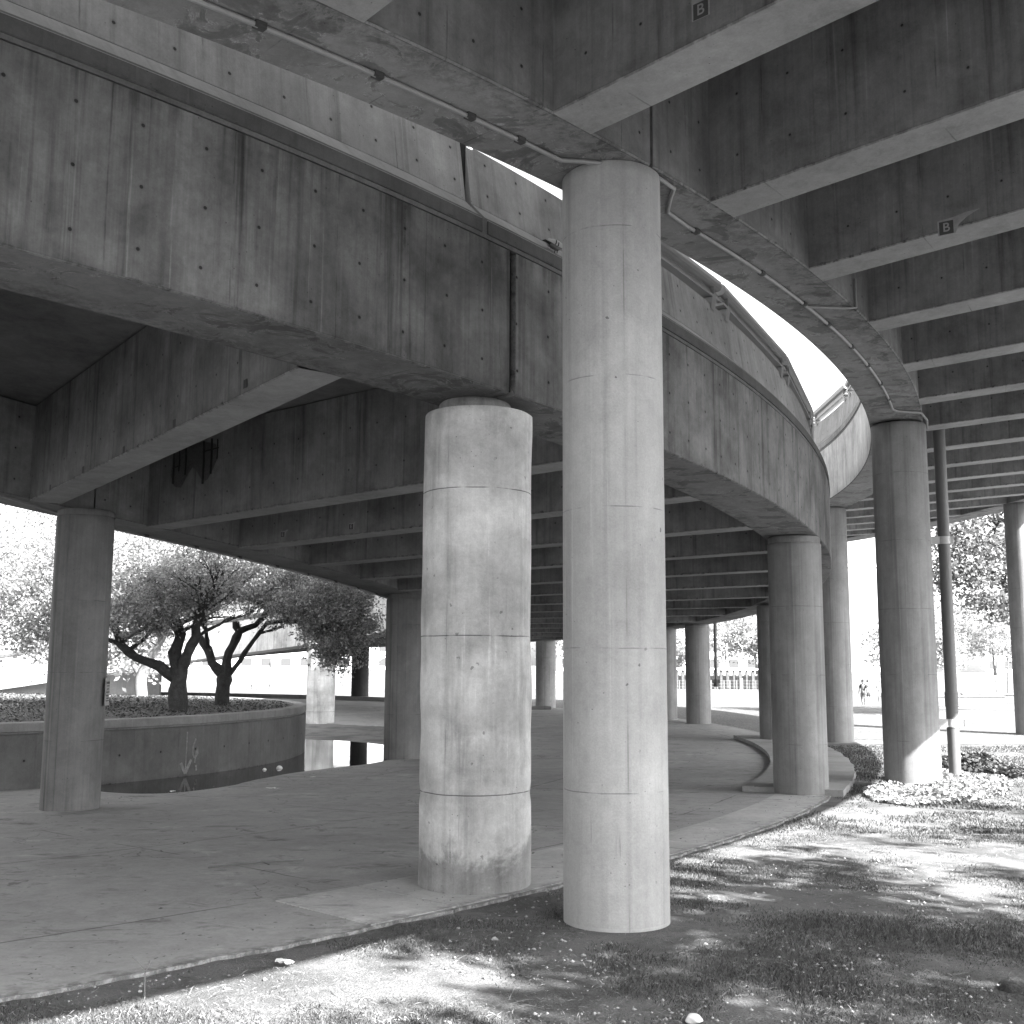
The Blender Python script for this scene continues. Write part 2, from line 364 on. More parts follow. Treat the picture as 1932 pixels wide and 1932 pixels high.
# paving: concrete floor with stains, joints, dirt
def paving(name, base, seed, joints=True, dark=0.5):
    m, nt, b, out = newmat(name)
    geo = nt.nodes.new('ShaderNodeNewGeometry'); pos = geo.outputs['Position']
    uvn = nt.nodes.new('ShaderNodeUVMap'); sp = nt.nodes.new('ShaderNodeSeparateXYZ'); nt.links.new(uvn.outputs[0], sp.inputs[0])
    u, v = X(sp.outputs[0]), X(sp.outputs[1])
    big = noise(pos, 0.22, 5, 0.6, 0.4); mid = noise(pos, 1.3, 6, 0.68, 0.5); fine = noise(pos, 30, 3, 0.7); sp1 = noise(pos, 5.5, 5, 0.75, 0.3)
    val = base * (1.0 + 0.8 * (big - 0.5) + 0.8 * (mid - 0.5) + 0.45 * (noise(pos, 8, 5, .75) - 0.5) + 0.35 * (fine - 0.5))
    val = val * (1.0 - dark * ss(mid, 0.56, 0.72) * 0.6)
    val = val * (1.0 - 0.55 * ss(sp1, 0.66, 0.74))
    val = val * (1.0 + 0.30 * ss(noise(pos, 0.7, 6, 0.72, 1.0), 0.56, 0.70))
    sq = nt.nodes.new('ShaderNodeMapping'); sq.inputs['Scale'].default_value = (1.0, 2.6, 1.0); sq.inputs['Rotation'].default_value = (0, 0, 0.5); nt.links.new(pos, sq.inputs['Vector'])
    val = val * (1.0 - 0.45 * ss(noise(sq.outputs[0], 0.8, 6, 0.75, 0.6), 0.56, 0.68)) * (1.0 - 0.4 * ss(noise(sq.outputs[0], 3.6, 5, 0.8), 0.60, 0.70))
    # small leaf and grit specks
    vor = nt.nodes.new('ShaderNodeTexVoronoi'); vor.inputs['Scale'].default_value = 3.2; nt.links.new(pos, vor.inputs['Vector'])
    spk = (1.0 - ss(X(vor.outputs['Distance']), 0.06, 0.10)) * ss(noise(pos, 0.8, 3), 0.50, 0.62)
    val = val * (1.0 - 0.6 * spk)
    hgt = 0.4 * fine + mid
    if joints:
        w1 = (noise(pos, 1.1, 4, 0.7) - 0.5) * 0.10
        ju = xabs((xfrac(u / 7.4 + 0.22) - 0.5) * 7.4 + w1)
        jv = xabs((xfrac(v / 5.4 + 0.12) - 0.5) * 5.4 + w1)
        jm = (1.0 - ss(xmin(ju, jv), 0.008, 0.03)) * ss(noise(pos, 0.45, 3), 0.42, 0.54)
        val = val * (1.0 - 0.55 * jm)
        hgt = hgt - 1.5 * jm
        # hairline cracks
        v2 = nt.nodes.new('ShaderNodeTexVoronoi'); v2.feature = 'DISTANCE_TO_EDGE'; v2.inputs['Scale'].default_value = 0.30
        wv = nt.nodes.new('ShaderNodeVectorMath'); wv.operation = 'ADD'
        nz = nt.nodes.new('ShaderNodeTexNoise'); nz.inputs['Scale'].default_value = 1.4; nz.inputs['Detail'].default_value = 5; nt.links.new(pos, nz.inputs['Vector'])
        nt.links.new(pos, wv.inputs[0]); nt.links.new(nz.outputs['Color'], wv.inputs[1]); nt.links.new(wv.outputs[0], v2.inputs['Vector'])
        cm = (1.0 - ss(X(v2.outputs['Distance']), 0.001, 0.006)) * ss(noise(pos, 0.35, 2), 0.50, 0.58)
        val = val * (1.0 - 0.45 * cm)
    de = ss(v + (noise(pos, 2.2, 5, .75) - 0.5) * 0.9, 26.93 * U, 27.16 * U) * ss(noise(pos, 9.0, 4, .7), 0.36, 0.56)
    val = val * (1.0 - 0.62 * de)
    setcol(nt, b, xmax(val, 0.01), 0.8, hgt, 0.008, 0.6)
    b.inputs['Specular IOR Level'].default_value = 0.35
    return m
M['pave'] = paving('concrete_paving', 0.30, 1, dark=0.85)
M['apron'] = paving('pale_concrete_apron', 0.40, 2, joints=False, dark=0.35)
M['plaza'] = paving('plaza_paving', 0.17, 3, joints=True)

# grassy dirt
m, nt, b, out = newmat('dirt_and_short_grass')
geo = nt.nodes.new('ShaderNodeNewGeometry'); pos = geo.outputs['Position']
big = noise(pos, 0.7, 5, 0.65, 0.5); mid = noise(pos, 4, 6, 0.75); fine = noise(pos, 45, 4, 0.8)
g = ss(big + 0.35 * (mid - 0.5), 0.42, 0.62)
val = (0.165 * (1.0 - g) + 0.09 * g) * (1.0 + 1.0 * (fine - 0.5) + 0.7 * (mid - 0.5))
vor = nt.nodes.new('ShaderNodeTexVoronoi'); vor.inputs['Scale'].default_value = 14; nt.links.new(pos, vor.inputs['Vector'])
val = val * (1.0 + 1.2 * (1.0 - ss(X(vor.outputs['Distance']), 0.10, 0.20)) * ss(mid, 0.52, 0.6))
v3 = nt.nodes.new('ShaderNodeTexVoronoi'); v3.inputs['Scale'].default_value = 40; nt.links.new(pos, v3.inputs['Vector'])
val = val * (0.75 + 0.6 * noise(pos, 90, 2, .8)) * (1.0 - .4 * ss(noise(pos, 9, 5, .75), .55, .68))
setcol(nt, b, xmax(val, 0.01), 0.95, fine + 0.8 * mid + 0.5 * (1.0 - X(v3.outputs['Distance'])), 0.05, 1.0)
M['ground'] = m
m, nt, b, out = newmat('planter_soil')
geo = nt.nodes.new('ShaderNodeNewGeometry'); pos = geo.outputs['Position']
mid = noise(pos, 3, 6, 0.75); fine = noise(pos, 25, 4, 0.8)
setcol(nt, b, xmax(0.10 * (1.0 + 1.2 * (mid - 0.5) + 1.0 * (fine - 0.5)), 0.01), 0.95, fine, 0.03, 0.8)
M['soil'] = m
m, nt, b, out = newmat('still_water')
b.inputs['Base Color'].default_value = (0.012, 0.012, 0.012, 1)
b.inputs['Roughness'].default_value = 0.03
b.inputs['IOR'].default_value = 1.33
b.inputs['Specular IOR Level'].default_value = 1.0
geo = nt.nodes.new('ShaderNodeNewGeometry'); X.nt = nt
wn_ = noise(geo.outputs['Position'], 5, 2)
bn = nt.nodes.new('ShaderNodeBump'); bn.inputs['Distance'].default_value = 0.0015; nt.links.new(wn_.s, bn.inputs['Height']); nt.links.new(bn.outputs[0], b.inputs['Normal'])
M['water'] = m
M['river'] = m

# ------------------------------------------------------------------ object helpers
def tag(o, label=None, cat=None, group=None, kind=None):
    if label: o['label'] = label
    if cat: o['category'] = cat
    if group: o['group'] = group
    if kind: o['kind'] = kind
    return o
def empty(name, loc, label, cat, group=None):
    o = bpy.data.objects.new(name, None)
    COL.objects.link(o)
    o.location = Vector(loc) * U
    o.empty_display_size = 0.2
    return tag(o, label, cat, group)
def wloc(o):
    v = Vector((0, 0, 0))
    while o is not None:
        v += o.location; o = o.parent
    return v
def link(name, me, mat, parent=None, smooth=False, origin=None):
    """me holds coordinates in modules, world space"""
    me.transform(Matrix.Scale(U, 4))
    off = Vector((0, 0, 0))
    o = bpy.data.objects.new(name, me)
    if origin is not None:
        oo = Vector(origin) * U
        me.transform(Matrix.Translation(-oo)); o.location = oo
        if parent is not None: o.location = oo - wloc(parent)
    elif parent is not None:
        me.transform(Matrix.Translation(-wloc(parent)))
    if parent is not None: o.parent = parent
    me.materials.append(mat)
    if smooth:
        me.polygons.foreach_set('use_smooth', [True] * len(me.polygons))
    COL.objects.link(o)
    return o
class MB:
    def __init__(s): s.v = []; s.f = []; s.uv = []
    def face(s, pts, uvs=None):
        i = len(s.v); s.v += [tuple(p) for p in pts]; s.f.append(tuple(range(i, i + len(pts))))
        s.uv += list(uvs) if uvs else [(p[0] * U, p[2] * U) for p in pts]
    def grid(s, rows, uvrows):
        """rows: list of point lists (shared vertices, smooth)"""
        i0 = len(s.v); n = len(rows[0])
        for r in rows: s.v += [tuple(p) for p in r]
        for a in range(len(rows) - 1):
            for c in range(n - 1):
                s.f.append((i0 + a * n + c, i0 + a * n + c + 1, i0 + (a + 1) * n + c + 1, i0 + (a + 1) * n + c))
                s.uv += [uvrows[a][c], uvrows[a][c + 1], uvrows[a + 1][c + 1], uvrows[a + 1][c]]
    def box(s, c, sx, sy, sz, rot=0.0, tilt=None):
        Mx = Matrix.Translation(Vector(c)) @ Matrix.Rotation(rot, 4, 'Z')
        if tilt: Mx = Mx @ tilt
        h = [(-sx / 2, sx / 2), (-sy / 2, sy / 2), (-sz / 2, sz / 2)]
        co = [Mx @ Vector((h[0][i], h[1][j], h[2][k])) for i in (0, 1) for j in (0, 1) for k in (0, 1)]
        for q in ((0, 1, 3, 2), (4, 6, 7, 5), (0, 4, 5, 1), (2, 3, 7, 6), (0, 2, 6, 4), (1, 5, 7, 3)):
            s.face([co[i] for i in q])
    def tube(s, pts, rad, n=8, cap=True):
        pts = [Vector(p) for p in pts]
        rads = rad if isinstance(rad, (list, tuple)) else [rad] * len(pts)
        rows, uvr = [], []; L = 0; a = None
        for i, p in enumerate(pts):
            d = (pts[min(i + 1, len(pts) - 1)] - pts[max(i - 1, 0)]).normalized()
            if a is None:
                a = d.cross(Vector((0, 0, 1)))
                if a.length < 0.2: a = d.cross(Vector((1, 0, 0)))
            a = (a - d * a.dot(d)).normalized(); bb = d.cross(a).normalized()
            if i: L += (p - pts[i - 1]).length
            rows.append([p + (a * math.cos(2 * math.pi * k / n) + bb * math.sin(2 * math.pi * k / n)) * rads[i] for k in range(n + 1)])
            uvr.append([(2 * math.pi * rads[i] * k / n * U, L * U) for k in range(n + 1)])
        s.grid(rows, uvr)
        if cap:
            s.face(rows[0][:-1]); s.face(rows[-1][:-1][::-1])
    def build(s, name, mat, parent=None, smooth=False, origin=None):
        me = bpy.data.meshes.new(name)
        me.from_pydata(s.v, [], s.f)
        uvl = me.uv_layers.new(name='UVMap')
        uvl.data.foreach_set('uv', np.array(s.uv, dtype=np.float32).ravel())
        me.update()
        return link(name, me, mat, parent, smooth, origin)
def nparr_mesh(name, verts, faces, mat, parent=None, smooth=False):
    verts = np.asarray(verts, np.float32); faces = np.asarray(faces, np.int32)
    me = bpy.data.meshes.new(name)
    me.vertices.add(len(verts)); me.vertices.foreach_set('co', verts.ravel())
    k = faces.shape[1]
    me.loops.add(faces.size); me.loops.foreach_set('vertex_index', faces.ravel())
    me.polygons.add(len(faces)); me.polygons.foreach_set('loop_start', np.arange(0, faces.size, k, dtype=np.int32))
    me.update(calc_edges=True)
    return link(name, me, mat, parent, smooth)

def frange(a, b, st):
    n = max(1, int(round((b - a) / st)))
    return [a + (b - a) * i / n for i in range(n + 1)]
def sweep(mb, t0, t1, prof, step=0.5, caps=True, Ru=None, closed=True):
    """prof(t) -> list of (R, z, v) ; strips between neighbours; v pair used as texture height"""
    ts = frange(t0, t1, step)
    pr = [prof(t) for t in ts]
    n = len(pr[0]); Ru = Ru or pr[0][0][0]
    for j in range(n if closed else n - 1):
        k = (j + 1) % n
        rows = [[P(p[j][0], t, p[j][1]) for t, p in zip(ts, pr)], [P(p[k][0], t, p[k][1]) for t, p in zip(ts, pr)]]
        uvr = [[(R_(t) * Ru * U, p[j][2]) for t, p in zip(ts, pr)], [(R_(t) * Ru * U, p[k][3]) for t, p in zip(ts, pr)]]
        mb.grid(rows, uvr)
    if caps:
        for q, t in ((0, ts[0]), (-1, ts[-1])):
            pts = [P(a[0], t, a[1]) for a in pr[q]]
            mb.face(pts if q else pts[::-1], [(a[0] * U, (a[1] - pr[q][0][1]) * U) for a in pr[q]])

def girder_prof(Rout, Rin, zo, zi, h=1.215, vo=0.0, vi=0.0):
    """rectangular girder, small chamfers on the soffit arrises; each point (R, z, v_start, v_end)"""
    c = 0.012
    def f(t):
        a, b_ = zo(t), zi(t)
        return [(Rout, a + c, vo, 0.0), (Rout, a + h, -3.0, h * U + vo), (Rin, b_ + h, h * U + vi, -3.0), (Rin, b_ + c, -0.02, vi),
                (Rin + c if Rin < Rout else Rin - c, b_, -0.0, -0.02), (Rout - c if Rin < Rout else Rout + c, a, -0.01, -1.35)]
    return f

# ------------------------------------------------------------------ ground
mb = MB()
xs = np.unique(np.concatenate([np.linspace(-700, -60, 12), np.linspace(-60, 60, 121), np.linspace(60, 700, 12)]))
ys = np.unique(np.concatenate([np.linspace(-300, -10, 8), np.linspace(-10, 73.0, 110)]))
Xg, Yg = np.meshgrid(xs, ys)
near = np.clip(1 - np.maximum(np.abs(Xg) - 60, 0) / 200, 0, 1)
Zg = gz(Xg, Yg) - 0.022
# little bumps where grass grows
Zg += 0.012 * np.sin(Xg * 2.1 + 0.6 * np.sin(Yg * 1.7)) * np.sin(Yg * 1.9 + 1.1) * ((np.hypot(Xg - CX, Yg - CY) > 27.8) & (Yg < 26))
nx, ny = len(xs), len(ys)
V = np.stack([Xg.ravel(), Yg.ravel(), Zg.ravel()], 1)
idx = np.arange(nx * ny).reshape(ny, nx)
F = np.stack([idx[:-1, :-1].ravel(), idx[:-1, 1:].ravel(), idx[1:, 1:].ravel(), idx[1:, :-1].ravel()], 1)
# river bank falls away at the far edge, and a far shore to the horizon
g = nparr_mesh('ground', V, F, M['ground'], None, True)
tag(g, kind='structure')

def polar_sheet(name, mat, r0, r1, t0, t1, dz, dr=0.4, dt=1.0, zfun=None, skirt=0.0):
    rs = np.array(frange(r0, r1, dr)); ts = np.array(frange(t0, t1, dt))
    Rg, Tg = np.meshgrid(rs, ts)
    Xp = CX + Rg * np.cos(np.radians(Tg)); Yp = CY + Rg * np.sin(np.radians(Tg))
    if skirt >= .05:
        Rw = Rg.copy(); Rw[:, -1] += 0.022 * np.sin(ts * 7.3) * np.sin(ts * 2.9 + 1) + .012 * np.sin(ts * 23.0)
        Xp = CX + Rw * np.cos(np.radians(Tg)); Yp = CY + Rw * np.sin(np.radians(Tg))
    Zp = (gz(Xp, Yp) if zfun is None else zfun(Xp, Yp, Rg, Tg)) + dz
    mb = MB()
    rows = [[(Xp[i, j], Yp[i, j], Zp[i, j]) for j in range(len(rs))] for i in range(len(ts))]
    uvr = [[(R_(ts[i]) * r1 * U, rs[j] * U) for j in range(len(rs))] for i in range(len(ts))]
    mb.grid(rows, uvr)
    if skirt:
        mb.grid([[r[-1] for r in rows], [(r[-1][0], r[-1][1], r[-1][2] - skirt) for r in rows]], [[u_[-1] for u_ in uvr], [(u_[-1][0], u_[-1][1] + skirt) for u_ in uvr]])
        mb.grid([[r[0] for r in rows], [(r[0][0], r[0][1], r[0][2] - skirt) for r in rows]], [[u_[0] for u_ in uvr], [(u_[0][0], u_[0][1] + skirt) for u_ in uvr]])
        for q in (0, -1):
            mb.grid([rows[q], [(p[0], p[1], p[2] - skirt) for p in rows[q]]], [uvr[q], uvr[q]])
    o = mb.build(name, mat, None, False)
    return tag(o, kind='structure')
PCX, PCY, PR = -13.45, 23.4, 9.1                 # the round planter
def pave_z(x, y, R, T):
    z = gz(x, y)
    inside = np.clip((18.45 + 0.25 * np.sin(T * 0.35) - R) / 0.9, 0, 1) * np.clip((T + 34.5) / 2.5, 0, 1) * np.clip((33.4 + (-3.6 - x) * .62 - y) / 0.5, 0, 1)
    return z * (1 - inside) + (-0.175) * inside
polar_sheet('pavement', M['pave'], 4.0, 27.10, -85, 82, 0.0, 0.35, 0.25, pave_z, 0.05)
# water standing in the dip between the pavement and the planter
polar_sheet('water', M['water'], 8.0, 18.75, -35.0, 37.0, 0.0, 1.2, 3.0, lambda x, y, R, T: x * 0 - 0.1035)
# paler apron along the pavement edge: separate slabs with open joints
for nm, (r0, r1, t0, t1) in {'a': (25.95, 27.06, -43.75, -42.06), 'b': (25.95, 27.06, -42.0, -34.9), 'c': (26.35, 27.06, -34.86, -23.2)}.items():
    polar_sheet('paving_slab', M['apron'], r0, r1, t0, t1, 0.006, 0.38, 0.3, pave_z, 0.006)
# raised island with a curved kerb round the two columns
polar_sheet('island_pavement', M['kerb'], 25.85, 27.25, -22.9, 2.0, 0.075, 0.35, 0.5, None, 0.10)
# plaza beyond the grass
mb = MB()
def plaza_ok(x, y): return math.hypot(x - CX, y - CY) > 26.6
for x0 in np.arange(-60, 70, 2.0):
    for y0 in np.arange(26.0, 71.9, 2.0):
        q = [(x0, y0), (x0 + 2, y0), (x0 + 2, y0 + 2), (x0, y0 + 2)]
        if all(math.hypot(a - CX, b_ - CY) > 26.4 for a, b_ in q):
            if y0 < 27 and x0 > 9.5: q = [(x0, y0 + 0.09 * (x0 - 9.5) ), (x0 + 2, y0 + 0.09 * (x0 + 2 - 9.5)), (x0 + 2, y0 + 2), (x0, y0 + 2)] if x0 < 30 else q
            mb.face([(a, b_, gz1(a, b_) - 0.012) for a, b_ in q], [(a * U, b_ * U) for a, b_ in q])
o = mb.build('plaza_pavement', M['plaza']); tag(o, kind='structure')
# fill between the pavement circle and the plaza, just outside the ring
polar_sheet('plaza_edge_pavement', M['plaza'], 27.12, 29.6, 1.5, 85, -0.007, 0.4, 1.0)
# far kerb, in shadow
mb = MB()
ts = frange(47, 82, 1.0)
def kp(t):
    x, y, _ = P(25.9, t); return gz1(x, y)
sweep(mb, 47, 82, lambda t: [(25.9, kp(t) - 0.05, 0, 0), (25.9, kp(t) + 0.17, 0, 0.4), (26.25, kp(t) + 0.17, 0, 0), (26.25, kp(t) - 0.05, 0, 0)], 1.0)
o = mb.build('kerb', M['kerb']); tag(o, kind='structure')
# river and far bank
mb = MB()
mb.face([(-900, 73, -0.9), (900, 73, -0.9), (900, 112, -0.9), (-900, 112, -0.9)])
o = mb.build('river_water', M['river']); tag(o, kind='structure')
mb = MB()
mb.face([(-900, 73.0, -2.0), (900, 73.0, -2.0), (900, 73.0, 0.26), (-900, 73.0, 0.26)])
o = mb.build('quay_structure', M['oldwall']); tag(o, kind='structure')
mb = MB()
mb.face([(-2000, 111, 0.9), (2000, 111, 0.9), (2000, 1400, 0.9), (-2000, 1400, 0.9)])
mb.face([(-2000, 111, -2.0), (2000, 111, -2.0), (2000, 111, 0.9), (-2000, 111, 0.9)])
o = mb.build('far_bank_terrain', M['plaza']); tag(o, kind='structure')

# ------------------------------------------------------------------ columns
def column(name, x, y, z0, z1, r, mat, label, n=64, pad=None, seed=0, rough=0.0, flare=0.0, group='round concrete columns under the curved ramps', vofs=0.0):
    root = empty(name, (x, y, z0), label, 'column', group)
    mb = MB(); rnd = random.Random(seed)
    ph = rnd.uniform(0, 6.28)
    zs = frange(z0 - 0.15, z1 - 0.012, 0.08)
    rows, uvr = [], []
    for z in zs:
        row, ur = [], []
        for k in range(n + 1):
            a = 2 * math.pi * k / n + 0.4
            rr = r
            if rough:
                rr += rough * (math.sin(a * 3 + z * 2.1 + ph) * 0.3 + math.sin(a * 7 + z * 5.3) * 0.25 + (0.5 * math.sin(z * 9 + 1.7 * math.sin(a * 2)) * (abs(math.sin(z * 1.2 + ph)) ** 4)))
                rr -= rough * 0.8 * (1 if abs(((z * 1.0 - 0.74) / 1.2) % 1.0 - 0.5) > 0.488 else 0)
            row.append((x + rr * math.cos(a), y + rr * math.sin(a), z))
            ur.append(((k / n) * 2 * math.pi * r * U, (z - z0) * U + vofs))
        rows.append(row); uvr.append(ur)
    # chamfered head
    rows.append([(x + (r - 0.014) * math.cos(2 * math.pi * k / n + 0.4), y + (r - 0.014) * math.sin(2 * math.pi * k / n + 0.4), z1) for k in range(n + 1)])
    uvr.append([(a_[0], a_[1] + 0.02) for a_ in uvr[-1]])
    mb.grid(rows, uvr)
    mb.face(rows[-1][:-1], [(p[0] * U, p[1] * U) for p in rows[-1][:-1]])
    mb.build('shaft', mat, root, True)
    if pad:
        pr, ph_, px, py = pad
        mb = MB()
        rws = [[(x + px + q * math.cos(2 * math.pi * k / 48), y + py + q * math.sin(2 * math.pi * k / 48), zz) for k in range(49)] for q, zz in ((pr, z1 + 0.001), (pr, z1 + ph_ - 0.02), (pr - 0.02, z1 + ph_))]
        mb.grid(rws, [[(k * 0.1, 0.1 * i) for k in range(49)] for i in range(3)])
        mb.face(rws[-1][:-1])
        mb.build('bearing_pad', mat, root, True)
    return root
ZC = lambda R, x, y: math.degrees(math.atan2(y - CY, x - CX))
column('concrete_column', 0.745, 8.18, gz1(.7, 8), 5.425, 0.372, M['col_tall'], 'tallest slender smooth column in front, its foot standing on the dirt and grass', seed=1, vofs=0)
column('concrete_column', -0.29, 9.34, gz1(-.3, 9) , 3.835, 0.452, M['col_short'], 'thick stained column with a rough patched surface, left of the tallest one', pad=(0.305, 0.12, -0.03, 0.05), seed=2, rough=0.012)
column('concrete_column', -5.62, 14.72, gz1(-5.6, 14.7), 3.655, 0.362, M['col_shade'], 'column in shade nearest the planter wall, with a small sign plate on its side', seed=3, pad=(0.36, 0.085, 0.0, 0.02))
column('concrete_column', -2.16, 22.75, gz1(-2.2, 22.7), 3.06, 0.365, M['col_shade'], 'column in shade at the water edge, just left of the thick stained column', seed=4, pad=(0.34, 0.1, 0, 0))
column('concrete_column', 4.13, 16.38, gz1(4.1, 16.4), 3.52, 0.382, M['col'], 'column on the kerbed island under the lower ramp bend', seed=5, pad=(0.37, 0.1, 0, 0), vofs=0.2)
column('concrete_column', 5.98, 17.1, gz1(6, 17), 5.45, 0.405, M['col'], 'tall column standing in the ivy with sunlight across its foot', seed=6, vofs=0.2)
column('concrete_column', 7.62, 26.75, gz1(7.6, 26.7), 5.49, 0.385, M['col'], 'tall column behind the island, between the island column and the ivy column', seed=7)
column('concrete_column', 6.12, 26.4, gz1(6.1, 26.4), 3.15, 0.375, M['col'], 'low column at the far tip of the kerbed island', seed=8)
column('concrete_column', 5.42, 33.0, gz1(5.4, 33), 2.95, 0.355, M['col'], 'half sunlit column with a thin drainpipe beside it in the far opening', seed=9)
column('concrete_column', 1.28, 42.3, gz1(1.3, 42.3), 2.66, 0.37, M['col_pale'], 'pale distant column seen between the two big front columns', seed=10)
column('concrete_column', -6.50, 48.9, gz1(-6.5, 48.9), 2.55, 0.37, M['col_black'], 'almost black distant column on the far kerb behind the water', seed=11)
column('concrete_column', 13.55, 29.72, gz1(13.5, 29.7), 6.07, 0.40, M['col'], 'column at the right edge of the picture under the outer edge of the upper ramp', seed=12)
column('concrete_column', -5.84, 34.95, -0.25, 2.45, 0.43, M['col_short'], 'pale column standing in the standing water with its reflection', seed=13, vofs=0.3)
column('concrete_column', 4.72, 34.9, gz1(4.7, 34.9), 3.1, 0.36, M['col'], 'distant column mostly hidden behind the tallest front column', seed=14)

# ------------------------------------------------------------------ ramps
A0, A1 = -128.0, 100.0
B0, B1 = -128.0, 33.0
rampA = empty('curved_ramp', (CX, CY, 0), 'lower curved concrete ramp sweeping from the upper left round to the water', 'ramp', 'curved concrete ramps')
rampB = empty('curved_ramp', (CX, CY, 0), 'upper curved concrete ramp overhead, with many crossbeams running off to the right', 'ramp', 'curved concrete ramps')
GJ = 0.045
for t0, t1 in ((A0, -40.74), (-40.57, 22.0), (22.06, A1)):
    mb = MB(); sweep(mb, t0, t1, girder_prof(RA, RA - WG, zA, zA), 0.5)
    o = mb.build('outer_girder', M['girderA_shade' if t0 < -50 else 'girderA_shade2'], rampA, True)
for t0, t1 in ((A0, -38.06), (-37.98, 12.0), (12.08, A1)):
    mb = MB(); sweep(mb, t0, t1, girder_prof(RI + WG, RI, zI, zI, vi=10.0), 0.5)
    mb.build('inner_girder', M['girderI'], rampA, True)
for t0, t1 in ((B0, -40.97), (-40.89, B1)):
    mb = MB()
    pf = girder_prof(RB, RB + 0.777, zB, zB, vo=10.0)
    sweep(mb, t0, t1, pf, 0.5)
    mb.build('inner_girder', M['girderB'], rampB, True)
mb = MB(); sweep(mb, B0, B1, girder_prof(RO, RO - 0.777, zO, zO), 0.5)
mb.build('outer_girder', M['girderB'], rampB, True)
# dark filler set back in the open joints
for Rq, z_, t_, par in ((RA - 0.03, zA, -40.65, rampA), (RB + 0.74, zB, -40.93, rampB)):
    mb = MB()
    mb.box((P(Rq - (0.325 if par is rampA else 0.36), t_, z_(t_) + 0.61)), 0.60, 0.12, 1.15, R_(t_))
    mb.build('joint_filler', M['gap'], par)
mb = MB(); mb.box(P(RA - 0.36, -41.4, zA(-41.4) + 1.85), 0.2, 0.16, 0.55, R_(-41.4)); mb.box(P(RA - 0.36, -41.4, zA(-41.4) + 1.45), 0.34, 0.16, 0.22, R_(-41.4))
mb.build('joint_filler', M['gap'], rampA)
# deck slabs
def lerp(a, b, f): return a + (b - a) * f
mb = MB(); sweep(mb, A0, A1, lambda t: [(RA - 0.005, zA(t) + 1.23, 0, 0), (RA - 0.005, zA(t) + 1.40, 0, .2), (RI + 0.005, zI(t) + 1.40, 0, 8), (RI + 0.005, zI(t) + 1.23, 0, .2)], 1.0)
mb.build('deck_slab', M['slab'], rampA, True)
mb = MB(); sweep(mb, B0, B1, lambda t: [(RB + 0.005, zB(t) + 1.23, 0, 0), (RB + 0.005, zB(t) + 1.40, 0, .2), (RO - 0.005, zO(t) + 1.40, 0, 8), (RO - 0.005, zO(t) + 1.23, 0, .2)], 1.0)
mb.build('deck_slab', M['slab'], rampB, True)
# edge: dark drip band, battered pale ledge, parapet
def edge(Rface, s, zf, par, t0, t1, joints, mats=('drip', 'ledge', 'parapet')):
    ends = [t0] + joints + [t1]
    for i in range(len(ends) - 1):
        a = ends[i] + (0.075 if i else 0); b_ = ends[i + 1] - (0.075 if i < len(ends) - 2 else 0)
        mb = MB(); sweep(mb, a, b_, lambda t: [(Rface - s * 0.08, zf(t) + 1.218, 0, 0), (Rface - s * 0.08, zf(t) + 1.262, 0, 0), (Rface + s * 0.012, zf(t) + 1.264, 0, 0.22), (Rface + s * 0.008, zf(t) + 1.375, 0.22, .26), (Rface - s * 0.3, zf(t) + 1.375, 0, 0), (Rface - s * 0.3, zf(t) + 1.22, 0, 0)], 0.5)
        mb.build('drip_band', M[mats[0]], par, True)
        mb = MB(); sweep(mb, a, b_, lambda t: [(Rface + s * 0.004, zf(t) + 1.378, 0, .3), (Rface - s * 0.185, zf(t) + 1.575, .3, .5), (Rface - s * 0.42, zf(t) + 1.575, 0, 0), (Rface - s * 0.42, zf(t) + 1.378, 0, 0)], 0.5)
        mb.build('ledge', M[mats[1]], par, True)
        mb = MB(); sweep(mb, a, b_, lambda t: [(Rface - s * 0.187, zf(t) + 1.58, 0, -2), (Rface - s * 0.262, zf(t) + 2.125, 0, 0.95), (Rface - s * 0.275, zf(t) + 2.137, 0.955, 0.98), (Rface - s * 0.43, zf(t) + 2.137, 0, 0), (Rface - s * 0.43, zf(t) + 1.58, 0, 0)], 0.5)
        mb.build('parapet', M[mats[2]], par, True)
edge(RA, 1, zA, rampA, A0, A1, [-41.4, -12.0, 30.0])
edge(RI, -1, zI, rampA, A0, A1, [-20.0, 25.0])
edge(RB, -1, zB, rampB, B0, B1, [-41.2, -16.0], ('girderB', 'ledge', 'parapet'))
edge(RO, 1, zO, rampB, B0, B1, [-30.0])
